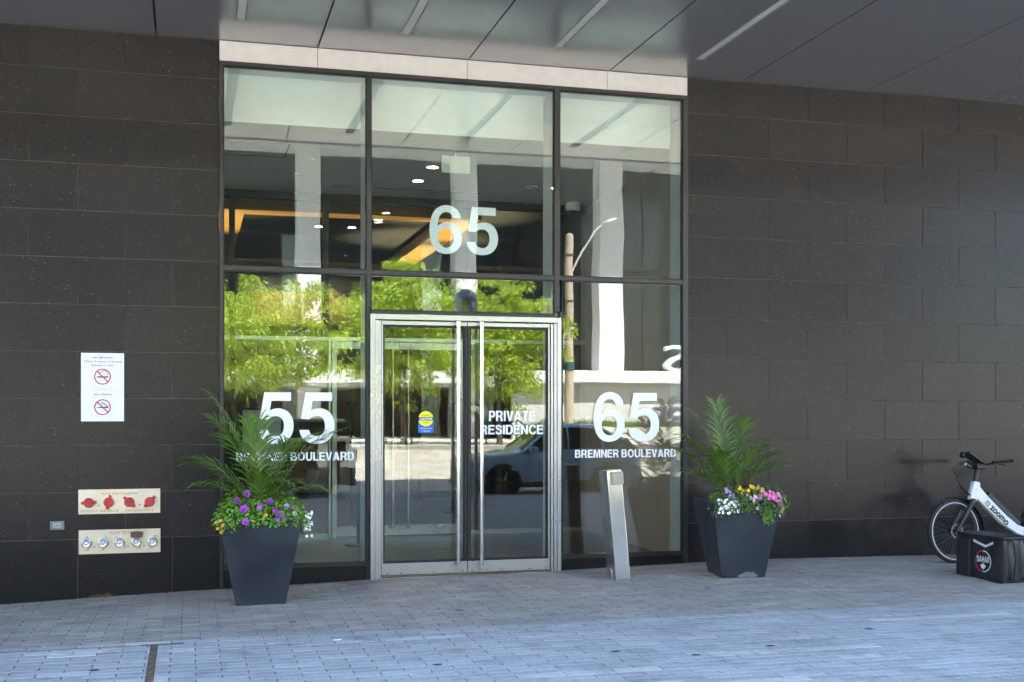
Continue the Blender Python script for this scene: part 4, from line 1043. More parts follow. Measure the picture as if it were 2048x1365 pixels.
# ------------------------------------------------------------------ bicycle (front wheel towards -x)
M_WFR = simple('white_frame_paint', (.60,.62,.64), .3, var=.04); M_TYRE = simple('tyre_rubber', (.012,.012,.013), .7); M_BLKPL = simple('black_plastic', (.014,.014,.016), .45)
M_REFL = simple('tyre_reflective_band', (.62,.63,.62), .4); M_CABLE = simple('cable_black', (.01,.01,.011), .5); M_ALLOY = mat_alu('spoke_alloy', (.10,.10,.105), .4)
bk = thing('bicycle', (7.978, -.66, gz(7.98, -.66)), 'white electric bicycle lettered zoomo parked along the granite wall', 'bicycle', None, local=True)
bk.rotation_euler = (R(-3), 0, R(-1))
WR = .345
def wheel(cx, rotor, ang):
    q = MB(); q.lathe([(WR-.050, -.016), (WR-.024, -.029), (WR-.005, -.018), (WR, 0), (WR-.005, .018), (WR-.024, .029), (WR-.050, .016)], 56, (0,0,0), 'y')
    # lathe caps would close the disc, so keep only the side faces
    q.f = q.f[:-2]; q.t = q.t[:-2]
    root = q.build('wheel', M_TYRE, bk, smooth=True, fix=True); root.location = (cx, 0, WR); root.rotation_euler = (0, 0, ang)
    def sub(qq, nm, mt):
        o = qq.build(nm, mt, None); o.parent = root; return o
    q = MB(); q.lathe([(WR-.066, -.011), (WR-.040, -.012), (WR-.036, 0), (WR-.040, .012), (WR-.066, .011), (WR-.072, 0), (WR-.066, -.011)], 56, (0,0,0), 'y'); q.f = q.f[:-2]; q.t = q.t[:-2]; sub(q, 'rim', M_BLKPL)
    q = MB(); ring(q, 0, 0, WR-.043, WR-.037, -.0275, -.0205, 56); sub(q, 'reflective_band', M_REFL)
    q = MB()
    for k in range(32):
        a = 2*math.pi*k/32; b = a + (.5 if k % 2 else -.5); sy = -.025 if (k//2) % 2 else .025
        q.tube([(.03*math.cos(b), sy, .03*math.sin(b)), ((WR-.068)*math.cos(a), 0, (WR-.068)*math.sin(a))], .0009, 4)
    sub(q, 'spokes', M_ALLOY)
    q = MB(); q.cyl((0,-.055,0), (0,.055,0), .022 if rotor else .05, .022 if rotor else .05, 16); sub(q, 'hub', M_BLKPL)
    if rotor:
        q = MB(); ring(q, 0, 0, .062, .08, -.052, -.050, 36)
        for k in range(6): a = k*math.pi/3; q.tube([(.02*math.cos(a), -.051, .02*math.sin(a)), (.066*math.cos(a+.5), -.051, .066*math.sin(a+.5))], .004, 5)
        sub(q, 'brake_disc', M_ALLOY)
wheel(0, True, R(6)); wheel(1.20, False, 0)
def bpart(q, nm, mt, smooth=False, bevel=0): return q.build(nm, mt, bk, smooth=smooth, bevel=bevel)
def rail(pts, w, h):      # flat-sided tapered beam through (x,z) points
    q = MB(); 
    vs = []
    for (x, z), hh in zip(pts, h):
        i = pts.index((x, z)); a = Vector(pts[max(0, i-1)]); b = Vector(pts[min(len(pts)-1, i+1)]); d = (b-a).normalized(); n = Vector((-d.y, d.x))
        for sy in (-1, 1):
            for sn in (-1, 1): vs.append((x + n.x*hh/2*sn, sy*w/2, z + n.y*hh/2*sn))
    fs = []
    for i in range(len(pts)-1):
        o = i*4
        fs += [(o, o+4, o+5, o+1), (o+2, o+3, o+7, o+6), (o+1, o+5, o+7, o+3), (o, o+2, o+6, o+4)]
    fs += [(0, 1, 3, 2), tuple(4*(len(pts)-1)+k for k in (0, 2, 3, 1))]
    q.add(vs, fs); return q
# head tube, down tube, battery
bpart(rail([(.228, .655), (.262, .75), (.292, .875)], .066, [.072, .11, .078]), 'head_tube', M_WFR, bevel=.012)
dt = bpart(rail([(.262, .79), (.34, .71), (.62, .45), (.80, .335), (.95, .30)], .070, [.13, .118, .105, .098, .09]), 'down_tube', M_WFR, bevel=.012)
bpart(rail([(.425, .735), (.62, .555), (.80, .40)], .074, [.055, .06, .055]), 'battery', M_BLKPL, bevel=.01)
bpart(rail([(.95, .30), (1.0, .52), (1.04, .72)], .05, [.07, .05, .045]), 'seat_tube', M_WFR, bevel=.01)
q = MB()
for sy in (-.06, .06): q.tube([(.95, sy*.5, .30), (1.20, sy, WR)], .012, 8); q.tube([(1.02, sy*.4, .64), (1.20, sy, WR)], .010, 8)
bpart(q, 'rear_stays', M_WFR)
q = MB(); q.tube([(1.04, 0, .72), (1.075, 0, .90)], .015, 10); bpart(q, 'seat_post', M_BLKPL)
q = MB(); q.lathe([(.01, -.02), (.09, -.01), (.11, .015), (.08, .035), (.01, .04)], 16, (0,0,0)); q.xf(Matrix.Translation((1.10, 0, .915)) @ Matrix.Diagonal((1.25, .8, 1, 1))); bpart(q, 'saddle', M_BLKPL, True)
q = MB(); q.cyl((.95, -.09, .30), (.95, .09, .30), .02, .02, 12); q.cyl((.95, -.075, .30), (.95, -.065, .30), .085, .085, 24); q.tube([(.95, -.09, .30), (.87, -.095, .155)], .01, 6); q.box(.82, .92, -.16, -.09, .14, .165); q.tube([(.95, .09, .30), (1.03, .095, .445)], .01, 6); q.box(.98, 1.08, .09, .16, .435, .46); bpart(q, 'crankset', M_BLKPL)
q = MB(); q.cyl((.95, -.05, .30), (.95, .05, .30), .075, .075, 20); bpart(q, 'motor', M_BLKPL)
# fork
q = MB()
for sy in (-.062, .062): q.tube([(.205, sy, .665), (.10, sy, .50), (.0, sy, WR)], [.027, .024, .017], 10)
q.tube([(.215, -.07, .672), (.215, .07, .672)], .022, 10); q.tube([(.215, 0, .66), (.24, 0, .70)], .02, 10); bpart(q, 'fork', M_BLKPL)
q = MB(); q.tube([(.285, 0, .86), (.310, 0, .95), (.335, 0, 1.03), (.345, 0, 1.065)], [.030, .034, .044, .036], 12); bpart(q, 'steerer_stem', M_BLKPL)
q = MB(); q.box(.255, .375, -.085, .03, 1.01, 1.075); bpart(q, 'display_unit', M_BLKPL, bevel=.012)
q = MB(); q.tube([(.46, -.27, 1.09), (.43, -.22, 1.085), (.37, -.10, 1.06), (.345, 0, 1.055), (.33, .10, 1.065), (.40, .27, 1.09), (.44, .33, 1.09)], .0125, 10); bpart(q, 'handlebar', M_BLKPL)
for e0, e1 in (((.45, -.255, 1.088), (.52, -.36, 1.095)), ((.43, .31, 1.09), (.50, .43, 1.092))):
    q = MB(); q.tube([e0, e1], .0175, 10); bpart(q, 'grip', M_BLKPL)
q = MB()
q.tube([(.41, -.20, 1.09), (.38, -.24, 1.065), (.43, -.32, 1.05)], .006, 6); q.tube([(.34, .22, 1.09), (.30, .27, 1.07), (.36, .36, 1.06)], .006, 6); q.box(.385, .425, -.20, -.16, 1.055, 1.10); bpart(q, 'brake_levers', M_BLKPL)
# phone holder with glossy screen
ph = MB(); ph.box(-.115, .105, -.062, .062, -.013, .013); ph.xf(Matrix.Translation((.240, -.05, 1.125)) @ Euler((R(-10), R(33), 0)).to_matrix().to_4x4()); po = bpart(ph, 'phone_case', M_BLKPL, bevel=.008)
sc_ = MB(); sc_.box(-.100, .090, -.05, .05, .0142, .0152); sc_.xf(Matrix.Translation((.240, -.05, 1.125)) @ Euler((R(-10), R(33), 0)).to_matrix().to_4x4()); par(sc_.build('screen', simple('dark_screen', (.02,.022,.025), .08, 0, .7)), po)
q = MB(); q.tube([(.325, 0, 1.05), (.27, -.03, 1.08), (.235, -.05, 1.10)], .012, 8); bpart(q, 'phone_mount', M_BLKPL)
q = MB(); q.lathe([(.012, -.02), (.032, 0), (.034, .03), (.028, .035)], 16, (0,0,0), 'x'); q.xf(Matrix.Translation((.14, -.02, 1.16)) @ Euler((0, R(200), 0)).to_matrix().to_4x4()); bpart(q, 'mirror', M_BLKPL, True)
q = MB(); q.box(-.045, .03, -.022, .022, -.02, .02); q.xf(Matrix.Translation((.20, -.02, 1.045)) @ Euler((0, R(25), 0)).to_matrix().to_4x4()); hl = bpart(q, 'headlamp', M_BLKPL, bevel=.008)
q = MB(); q.box(-.0485, -.0455, -.018, .018, -.015, .015); q.xf(Matrix.Translation((.20, -.02, 1.045)) @ Euler((0, R(25), 0)).to_matrix().to_4x4()); par(q.build('lamp_glass', M_WHITE), hl)
q = MB()
for k in range(4):
    o = .012*k; q.tube([(.36, -.10+.05*k, 1.06), (.20-o, -.12+.06*k, 1.06+o), (.06-o, -.06+.03*k, .985+.01*k), (.03+o, -.03, .90-o), (.12, -.03+.015*k, .80), (.235, .01*k-.02, .70)], .0042, 5)
bpart(q, 'brake_cables', M_CABLE)
# mudguard
q = MB(); vs = []; n = 26
for i in range(n+1):
    a = R(-8) + R(112)*i/n; r_ = WR + .022
    for yy, dr_ in ((-.032, -.010), (-.018, 0), (.018, 0), (.032, -.010)): vs.append(((r_+dr_)*math.cos(a), yy, WR + (r_+dr_)*math.sin(a)))
q.add(vs, [(4*i+k, 4*i+4+k, 4*i+5+k, 4*i+1+k) for i in range(n) for k in range(3)]); bpart(q, 'mudguard', M_BLKPL, True)
q = MB(); vs = []
for i in range(n+1):
    a = R(20) + R(140)*i/n; r_ = WR + .022
    for yy, dr_ in ((-.032, -.010), (-.018, 0), (.018, 0), (.032, -.010)): vs.append((1.20+(r_+dr_)*math.cos(a), yy, WR + (r_+dr_)*math.sin(a)))
q.add(vs, [(4*i+k, 4*i+4+k, 4*i+5+k, 4*i+1+k) for i in range(n) for k in range(3)]); bpart(q, 'mudguard', M_BLKPL, True)
q = MB(); q.tube([(.86, .05, .28), (.95, .12, .10), (.98, .15, .005)], .012, 8); bpart(q, 'kickstand', M_BLKPL)
# frame lettering, running down the tube
dx_, dz_ = .62-.34, .45-.71; an = math.atan2(dz_, dx_)
Mt = Matrix.Translation((.395, -.0375, .645)) @ Matrix.Rotation(-an, 4, 'Y')
lt = text('zoomo', .062, .350, -.030, .084, 0, M_INK, None, 'frame_lettering', 'black zoomo lettering', bold=.04, M=Mt); lt.parent = bk
q = MB()
for b_ in ((-.012, .040, -.026, -.017), (-.012, .040, .017, .026), (-.012, -.003, -.017, .017), (.031, .040, -.017, .017), (.008, .02, -.006, .006)): q.box(b_[0], b_[1], -.0006, .0006, b_[2], b_[3])
q.xf(Mt); bpart(q, 'frame_emblem', M_INK)

# ------------------------------------------------------------------ delivery bag
M_BAG = simple('black_nylon', (.013,.014,.017), .42, var=.3, nscale=9, bmp=.25, bscale=22); M_TAPE = simple('reflective_tape', (.55,.56,.58), .35); M_REDP = simple('red_print', (.45,.02,.03), .5); M_STRAP = simple('black_webbing', (.009,.009,.010), .7)
bg_ = thing('delivery_bag', (7.60, -1.95, gz(7.6, -1.9)), 'black insulated delivery bag printed SAHAR standing beside the bicycle', 'delivery bag', None, local=True)
bg_.rotation_euler = (0, 0, R(6))
# local: x to the right from the near corner, y away from the camera; the printed face is the -x side
BL, BWd, BH = .62, .31, .43
q = MB(); nx, ny, nz = 6, 8, 6
def bagp(u, v, w_):
    x = BWd*u; yy = BL*v; z = BH*w_
    bul = .014*math.sin(math.pi*v)*math.sin(math.pi*w_); x += (-bul if u == 0 else bul if u == 1 else 0)
    bul2 = .012*math.sin(math.pi*u)*math.sin(math.pi*w_); yy += (-bul2 if v == 0 else bul2 if v == 1 else 0)
    z += (.012*math.sin(math.pi*u)*math.sin(math.pi*v) if w_ == 1 else 0)
    wob = .004*math.sin(11*v+5*w_)*(1 if u in (0, 1) else 0); return (x + wob, yy + .004*math.sin(9*u+7*w_)*(1 if v in (0, 1) else 0), max(0.0, z))
for fixed in range(3):
    for val in (0, 1):
        n1, n2 = 8, 8; vs = []
        for i in range(n1+1):
            for j in range(n2+1):
                c = [i/n1, j/n2]; c.insert(fixed, val); vs.append(bagp(*c))
        q.add(vs, [(i*(n2+1)+j, i*(n2+1)+j+1, (i+1)*(n2+1)+j+1, (i+1)*(n2+1)+j) for i in range(n1) for j in range(n2)])
me = q.mesh('bag_body'); bm = bmesh.new(); bm.from_mesh(me); bmesh.ops.remove_doubles(bm, verts=bm.verts, dist=.0005); bmesh.ops.recalc_face_normals(bm, faces=bm.faces)
ed = [e for e in bm.edges if e.calc_face_angle(0) > 1.0]; bmesh.ops.bevel(bm, geom=ed, offset=.012, segments=2, affect='EDGES', profile=.6); bm.to_mesh(me); bm.free(); me.shade_smooth()
link('bag_body', me, M_BAG, bg_)
q = MB(); q.tube([(-.004, .0, .02), (-.004, 0, BH-.01), (-.004, BL, BH-.01), (-.004, BL, .02)], .005, 6); q.tube([(-.016, .42, .015), (-.02, .42, BH-.02)], .006, 6); q.tube([(0, -.006, BH-.01), (BWd, -.006, BH-.01)], .006, 6); q.build('piping', M_STRAP, bg_)
# side pocket behind the flap, lid flap and straps
q = MB(); q.box(-.030, -.012, .43, .62, .02, .40); q.build('side_pocket', M_BAG, bg_, bevel=.008)
q = MB(); q.box(-.012, BWd+.01, -.012, BL+.01, BH-.004, BH+.016); q.build('lid', M_BAG, bg_, bevel=.008)
for xx in (.08, .22):
    q = MB(); q.tube([(xx, -.012, BH), (xx, -.05, BH-.06), (xx+.01, -.065, .22), (xx+.01, -.03, .06), (xx, -.008, .02)], .012, 6); q.build('shoulder_strap', M_STRAP, bg_)
q = MB(); q.tube([(.02, -.01, .012), (-.05, -.02, .006), (-.03, .10, .006), (-.04, .19, .008)], .004, 5); q.build('loose_strap', M_STRAP, bg_)
def face_M(): # (x along face from the far end to the near corner, z up) -> local
    return Matrix(((0, 1, 0, -.0185), (-1, 0, 0, BL), (0, 0, 1, 0), (0, 0, 0, 1)))
FM = face_M()
q = MB(); q.prism([(.235,.395),(.235,.372),(.40,.328),(.50,.372),(.50,.395),(.40,.352)], -.001, .001); q.xf(FM); q.build('reflective_chevron', M_TAPE, bg_)
for a0, a1, mt, nm in ((90, 270, M_REDP, 'logo_ring'), (-90, 90, M_TAPE, 'logo_ring')):
    q = MB(); vs = []; n = 20
    for i in range(n+1):
        a = R(a0 + (a1-a0)*i/n); vs += [(.365+.098*math.cos(a), 0, .19+.098*math.sin(a)), (.365+.108*math.cos(a), 0, .19+.108*math.sin(a))]
    q.add(vs, [(2*i, 2*i+1, 2*i+3, 2*i+2) for i in range(n)]); q.xf(FM); q.build(nm, mt, bg_, fix=False)
lo = block('SAHAR', .280, .450, .180, .058, 0, M_TAPE, None, 'bag_lettering', 'white SAHAR lettering', M=FM); lo.parent = bg_
leafp = [(0,.5),(.08,.32),(.2,.38),(.16,.14),(.3,.26),(.34,.18),(.5,.2),(.44,.08),(.5,.0),(.24,-.2),(.27,-.28),(.03,-.25),(.03,-.5)]
leafp = leafp + [(-x, z) for x, z in reversed(leafp[1:])]
q = MB(); q.prism([(.365+x*.072, .138+z*.078) for x, z in leafp], -.0006, .0006); q.xf(FM); q.build('maple_leaf', M_TAPE, bg_)

# ------------------------------------------------------------------ litter on the paving
rt = random.Random(77)
SPOTS = [(.31,-1.0),(1.15,-.55),(1.31,-.62),(1.40,-.60),(1.02,-1.2),(.48,-2.35),(-1.0,-2.75),(-1.35,-3.35),(2.0,-3.35),(3.1,-1.0),(2.75,-1.55),(3.85,-1.6),(6.0,-.9),(5.2,-4.3),(.85,-.25),(4.6,-2.4)]
for i, (x, yy) in enumerate(SPOTS):
    q = MB(); r0 = rt.uniform(.007, .016); n = 7
    vs = [(0, 0, .004)] + [(r0*rt.uniform(.5, 1.3)*math.cos(6.283*k/n), r0*rt.uniform(.4, .9)*math.sin(6.283*k/n), rt.uniform(.001, .007)) for k in range(n)]
    q.add(vs, [(0, 1+k, 1+(k+1) % n) for k in range(n)])
    o = q.build('litter_scrap', M_PAPER, None, fix=False); o.location = (x, yy, gz(x, yy)+.0015); tag(o, 'tiny white scrap of litter on the paving', 'litter', 'white litter scraps on the paving')
for i, (x, yy, a) in enumerate(((1.05,-3.02,.2),)):
    q = MB(); q.tube([(-.032,0,.005), (.032,0,.005)], .0045, 7); o = q.build('cigarette_butt', M_PAPER, None); o.location = (x, yy, gz(x, yy)); o.rotation_euler = (0, 0, a); tag(o, 'white cigarette butt lying on the grey pavers', 'litter')
for i, (x, yy) in enumerate(((.80,-2.15),(5.95,-.98),(4.05,-4.0),(6.9,-3.2),(2.9,-3.9),(3.4,-4.15),(5.1,-3.6),(1.6,-4.0),(6.2,-4.3),(-.6,-3.6),(2.2,-2.0),(7.4,-2.6),(4.7,-1.5))):
    q = MB(); q.lathe([(.03, .0015), (.022, .003), (.004, .0035)], 10); q.xf(Matrix.Diagonal((1.2, .8, 1, 1))); o = q.build('gum_spot', M_INK, None); o.location = (x, yy, gz(x, yy)+.0002); tag(o, 'dark gum spot stuck to the paving', 'gum', 'dark gum spots')
# ------------------------------------------------------------------ across the street (seen mirrored in the glass)
FZ = .50
M_OWHITE = simple('white_concrete', (.72,.73,.72), .6, var=.05, nscale=1.5); M_ODARK = simple('dark_curtain_glass', (.022,.025,.028), .12, 0, .6, var=.2); M_OMUL = simple('bronze_mullion', (.07,.06,.05), .4)
M_OBROWN = simple('brown_curtain_panel', (.085,.06,.045), .6, var=.35, nscale=1.2); M_OBEIGE = simple('beige_shop_wall', (.62,.61,.57), .7, var=.06); M_SOFW = simple('grey_soffit_paint', (.40,.40,.39), .7)
ob = thing('opposite_building', (10, -46, FZ), 'dark glass building with white columns across the street, mirrored in the panes', 'building')
q = MB(); q.box(-32, 41, -60, -47.2, FZ, 15); q.build('wall_core', M_OBROWN, ob)
q = MB(); q.box(-32, 41, -60, -38.2, 14.4, 16.5); q.build('roof_slab', M_OWHITE, ob)
for k in range(21):
    a = -32 + 3.45*k
    q = MB(); q.box(a+.04, a+3.41, -47.2, -47.1, 4.0, 9.0); q.build('window', M_ODARK, ob)
    q = MB(); q.box(a+.04, a+3.41, -47.2, -47.1, 9.25, 14.3); q.build('window', M_ODARK, ob)
for k in range(10):
    x = 5.17 + 7.22*(k-5)
    q = MB(); w_ = .52 if k != 7 else .62
    q.box(x-w_, x+w_, -43.1, -42.0, FZ, 14.39); q.build('column', M_OWHITE, ob, bevel=.05)
q = MB(); q.box(-32, 41, -46.9, -40.0, 3.02, 3.60); q.build('podium_band', M_OWHITE, ob, bevel=.03)
q = MB(); q.box(-32, 41, -46.8, -40.3, 2.86, 3.01); q.build('podium_soffit', M_SOFW, ob)
for k in range(22):
    a = -32 + 2.2*k
    if a > 13.5: break
    q = MB(); q.box(a+.05, a+1.2, -46.3, -46.1, FZ, 2.85); q.build('wall_panel', M_OBROWN if k % 3 else M_OMUL, ob)
    q = MB(); q.box(a+1.22, a+2.15, -46.35, -46.25, FZ+.2, 2.85); q.build('window', M_ODARK, ob)
q = MB(); q.box(14.2, 26.5, -40.9, -40.6, FZ, 2.855); q.build('shop_wall', M_OBEIGE, ob)
q = MB(); q.box(26.5, 41, -46.2, -46.0, FZ, 2.85); q.build('shop_window', M_ODARK, ob)
shop = text('shop', 21.0, 24.4, 1.35, .9, 0, simple('purple_sign', (.16,.12,.26), .5), ob, 'shop_lettering', 'dark purple shop lettering', bold=.03, M=Matrix(((-1,0,0,45.4),(0,-1,0,-40.57),(0,0,1,0),(0,0,0,1))))
ls = text('S', 0, 1.25, 0, 1.35, 0, M_OWHITE, None, 'roof_letter', None); me = ls.data; bpy.data.objects.remove(ls)
q = MB(); vs_ = [tuple(v.co) for v in me.vertices]; fs_ = [tuple(p.vertices) for p in me.polygons]
from collections import Counter
ec = Counter(); 
for f in fs_:
    for i in range(len(f)): ec[(f[i], f[(i+1) % len(f)])] += 1
nv = len(vs_); v2 = [(x, 0, z) for x, y_, z in vs_] + [(x, .35, z) for x, y_, z in vs_]
f2 = fs_ + [tuple(i+nv for i in reversed(f)) for f in fs_] + [(a, b, b+nv, a+nv) for (a, b) in ec if (b, a) not in ec]
rl_ = thing('roof_letter', (22.9, -40.4, 3.6), 'white standing letter on the podium band across the street', 'sign', None, local=True); rl_.rotation_euler = (0, 0, R(180))
q.add(v2, f2); q.build('letter', M_OWHITE, rl_)
# lawn bed in front of the shop
q = MB(); q.box(14.4, 33, -40.2, -37.6, FZ, 1.02); bed = thing('lawn_bed', (23, -39, FZ), 'raised lawn bed before the shop across the street', 'flower bed')
q.build('kerb_wall', M_CONC, bed); q = MB(); rg = random.Random(5)
for _ in range(5200):
    x, yy = rg.uniform(14.5, 32.9), rg.uniform(-40.1, -37.7); h = rg.uniform(.12, .34); a = rg.uniform(0, 6.28); s2 = Vector((math.cos(a), math.sin(a), 0))*.03
    b = Vector((x, yy, 1.02)); q.add([b-s2, b+s2, b+Vector((rg.uniform(-.08,.08), rg.uniform(-.08,.08), h))], [(0,1,2)])
tag(q.build('grass', M_GRASS, bed, fix=False), kind='stuff')
# side building beyond, to the left
ob2 = thing('corner_block', (-60, -40, 0), 'plain grey block further along the street', 'building')
q = MB(); q.box(-58, -36, -62, -40, FZ, 12); q.build('wall', M_OBEIGE, ob2); q = MB(); q.box(-58.3, -35.7, -62.3, -39.7, 12, 12.6); q.build('roof', M_OWHITE, ob2)

# street trees
def tree_mesh(seed, rx, rz, zc, nclump, per):
    rr = random.Random(seed); q = MB(); tips = []
    for c in range(nclump):
        a = rr.uniform(0, 6.283); u = rr.uniform(-1, 1); r_ = rr.random()**.42
        s = math.sqrt(1-u*u); lob = 1 + .22*math.sin(3*a+seed) + .12*math.sin(5*a)
        p = Vector((rx*r_*s*math.cos(a)*lob, rx*.85*r_*s*math.sin(a)*lob, zc + rz*r_*u))
        if rr.random() < .16: p.z -= rz*.35*rr.random()
        tips.append(p); cr = rr.uniform(.20, .50)
        for _ in range(per):
            d = Vector((rr.gauss(0, 1), rr.gauss(0, 1), rr.gauss(0, .62))).normalized()*cr*rr.random()**.5
            b = p + d; dr_ = Vector((d.x, d.y, -.25+.4*rr.random())).normalized() if d.length > 1e-4 else Vector((1,0,0))
            dr_ = (dr_ + Vector((rr.uniform(-.7,.7), rr.uniform(-.7,.7), rr.uniform(-.7,.2)))).normalized()
            le = rr.uniform(.13, .25); sd = dr_.cross(Vector((rr.uniform(-1,1), rr.uniform(-1,1), rr.uniform(-.2,1)))).normalized()*rr.uniform(.020, .038)
            m_ = b + dr_*le*.5; q.add([b, m_-sd, b+dr_*le+Vector((0,0,-.03)), m_+sd], [(0,1,2,3)])
    me = q.mesh('crown'); me.materials.append(M_TREE)
    w = MB(); w.tube([(0,0,0), (.02,.01,1.0), (-.02,.03,2.0), (.03,0,zc*.75)], [.13, .10, .085, .06], 10)
    for p in tips[:36]:
        st_ = Vector((.0, .02, rr.uniform(1.9, zc*.8))); w.tube([st_, st_.lerp(p, .5)+Vector((0,0,.15)), p], [.035, .022, .008], 5)
    mt_ = w.mesh('trunk'); mt_.materials.append(M_BARK)
    return me, mt_
T1 = tree_mesh(1, 3.1, 2.0, 4.0, 230, 95); T2 = tree_mesh(2, 2.45, 2.45, 4.4, 220, 95)
for i, (x, yy, me, rz_, sc__, lab) in enumerate(((2.4, -30.9, T1, .3, 1.0, 'feathery locust tree mirrored in the left pane'), (7.6, -31.2, T2, 1.2, 1.0, 'feathery locust tree mirrored above the left door'), (11.1, -31.0, T2, 2.9, .92, 'feathery locust tree mirrored above the right door'))):
    t = thing('locust_tree', (x, yy, FZ), lab, 'tree', 'street trees across the road', local=True); t.rotation_euler = (0, 0, rz_); t.scale = (sc__,)*3
    link('crown', me[0], None, t); link('trunk', me[1], None, t)

# street furniture
M_GREENP = simple('dark_green_pole_paint', (.012,.045,.04), .45); M_GLOBE = simple('frosted_globe', (.80,.82,.84), .2); M_PCONC = simple('pole_concrete', (.52,.42,.32), .8, var=.15, nscale=5)
def globe_lamp(loc, label):
    t = thing('street_lamp', loc, label, 'street lamp', None, local=True)
    q = MB(); q.lathe([(.15, 0), (.15, .12), (.09, .5), (.055, .6), (.05, 3.5), (.07, 3.62), (.10, 3.7)], 16); q.build('pole', M_GREENP, t)
    q = MB(); q.lathe([(.10, 3.70), (.20, 3.80), (.24, 3.95), (.235, 4.05)], 20); q.build('globe', M_GLOBE, t, smooth=True)
    q = MB(); q.lathe([(.255, 4.05), (.25, 4.12), (.19, 4.24), (.09, 4.31), (.01, 4.33)], 20); q.build('cap', simple('pale_lamp_cap', (.74,.76,.80), .3) if 'pale_lamp_cap' not in MATS else MATS['pale_lamp_cap'], t, smooth=True)
    for k in range(4):
        a = k*math.pi/2 + .4; q = MB(); q.tube([(.11*math.cos(a), .11*math.sin(a), 3.66), (.25*math.cos(a), .25*math.sin(a), 3.85), (.27*math.cos(a), .27*math.sin(a), 4.06)], .012, 6); q.build('cage_rib', M_GREENP, t)
    return t
globe_lamp((5.5, -12.2, -.11), 'green post lamp with round globe mirrored over the right door')
globe_lamp((14.6, -33.5, FZ), 'green post lamp with round globe across the street beside the utility pole')
up_ = thing('utility_pole', (13.85, -30.8, FZ), 'tan utility pole with curved street light arm across the street', 'utility pole', None, local=True)
q = MB(); q.lathe([(.19, 0), (.17, 3), (.15, 7.9), (.06, 7.95)], 14); q.build('pole', M_PCONC, up_)
q = MB(); q.tube([(.1, 0, 6.4), (.5, .05, 7.3), (.95, .1, 8.05), (1.25, .12, 8.3)], .04, 8); q.build('arm', simple('galvanised_arm', (.62,.62,.60), .45, .3), up_)
q = MB(); q.lathe([(.02, -.35), (.10, -.28), (.15, -.05), (.14, .2), (.03, .34)], 12, (0,0,0), 'x'); q.xf(Matrix.Translation((1.5, .13, 8.42)) @ Euler((0, R(-22), 0)).to_matrix().to_4x4() @ Matrix.Diagonal((1, 1, .6, 1))); q.build('lamp_head', MATS['galvanised_arm'], up_, smooth=True)
q = MB(); q.lathe([(.20, 2.75), (.205, 2.76), (.20, 3.05)], 14); q.build('blue_band', simple('blue_green_band', (.03,.10,.13), .6), up_)
for k in range(4):
    q = MB(); q.lathe([(.175, 4.4+.9*k), (.185, 4.41+.9*k), (.175, 4.47+.9*k)], 14); q.build('strap_band', M_OMUL, up_)
sg = thing('notice_stand', (2.03, 3.0, .004), 'small white and red notice on a black stand inside the vestibule', 'sign', None, local=True)
q = MB(); q.cyl((0,0,.012), (0,0,1.2), .022, .022, 10); q.build('post', M_INK, sg); q = MB(); q.lathe([(.17, 0), (.17, .012), (.02, .016)], 20); q.build('base', M_INK, sg)
q = MB(); q.box(-.12, .11, -.036, -.024, .97, 1.27); q.build('plate', M_PAPER, sg, bevel=.003); q = MB(); q.box(-.03, .085, -.0385, -.0365, 1.02, 1.19); q.build('red_panel', M_REDINK, sg)
for i, (x, yy) in enumerate(((7.3, -33.4), (8.3, -33.4), (11.2, -33.4), (12.4, -33.4), (13.5, -33.2))):
    t = thing('bike_rack', (x, yy, FZ), 'steel ring bicycle rack on the sunny sidewalk across the street', 'bike rack', 'ring bike racks across the street', local=True)
    q = MB(); q.tube([(.28*math.cos(a), 0, .62+.28*math.sin(a)) for a in [2*math.pi*k/20 for k in range(20)]], .03, 8, closed=True); q.build('ring', M_INK, t)
    q = MB(); q.cyl((0,0,0), (0,0,.92), .035, .035, 10); q.build('post', M_INK, t)

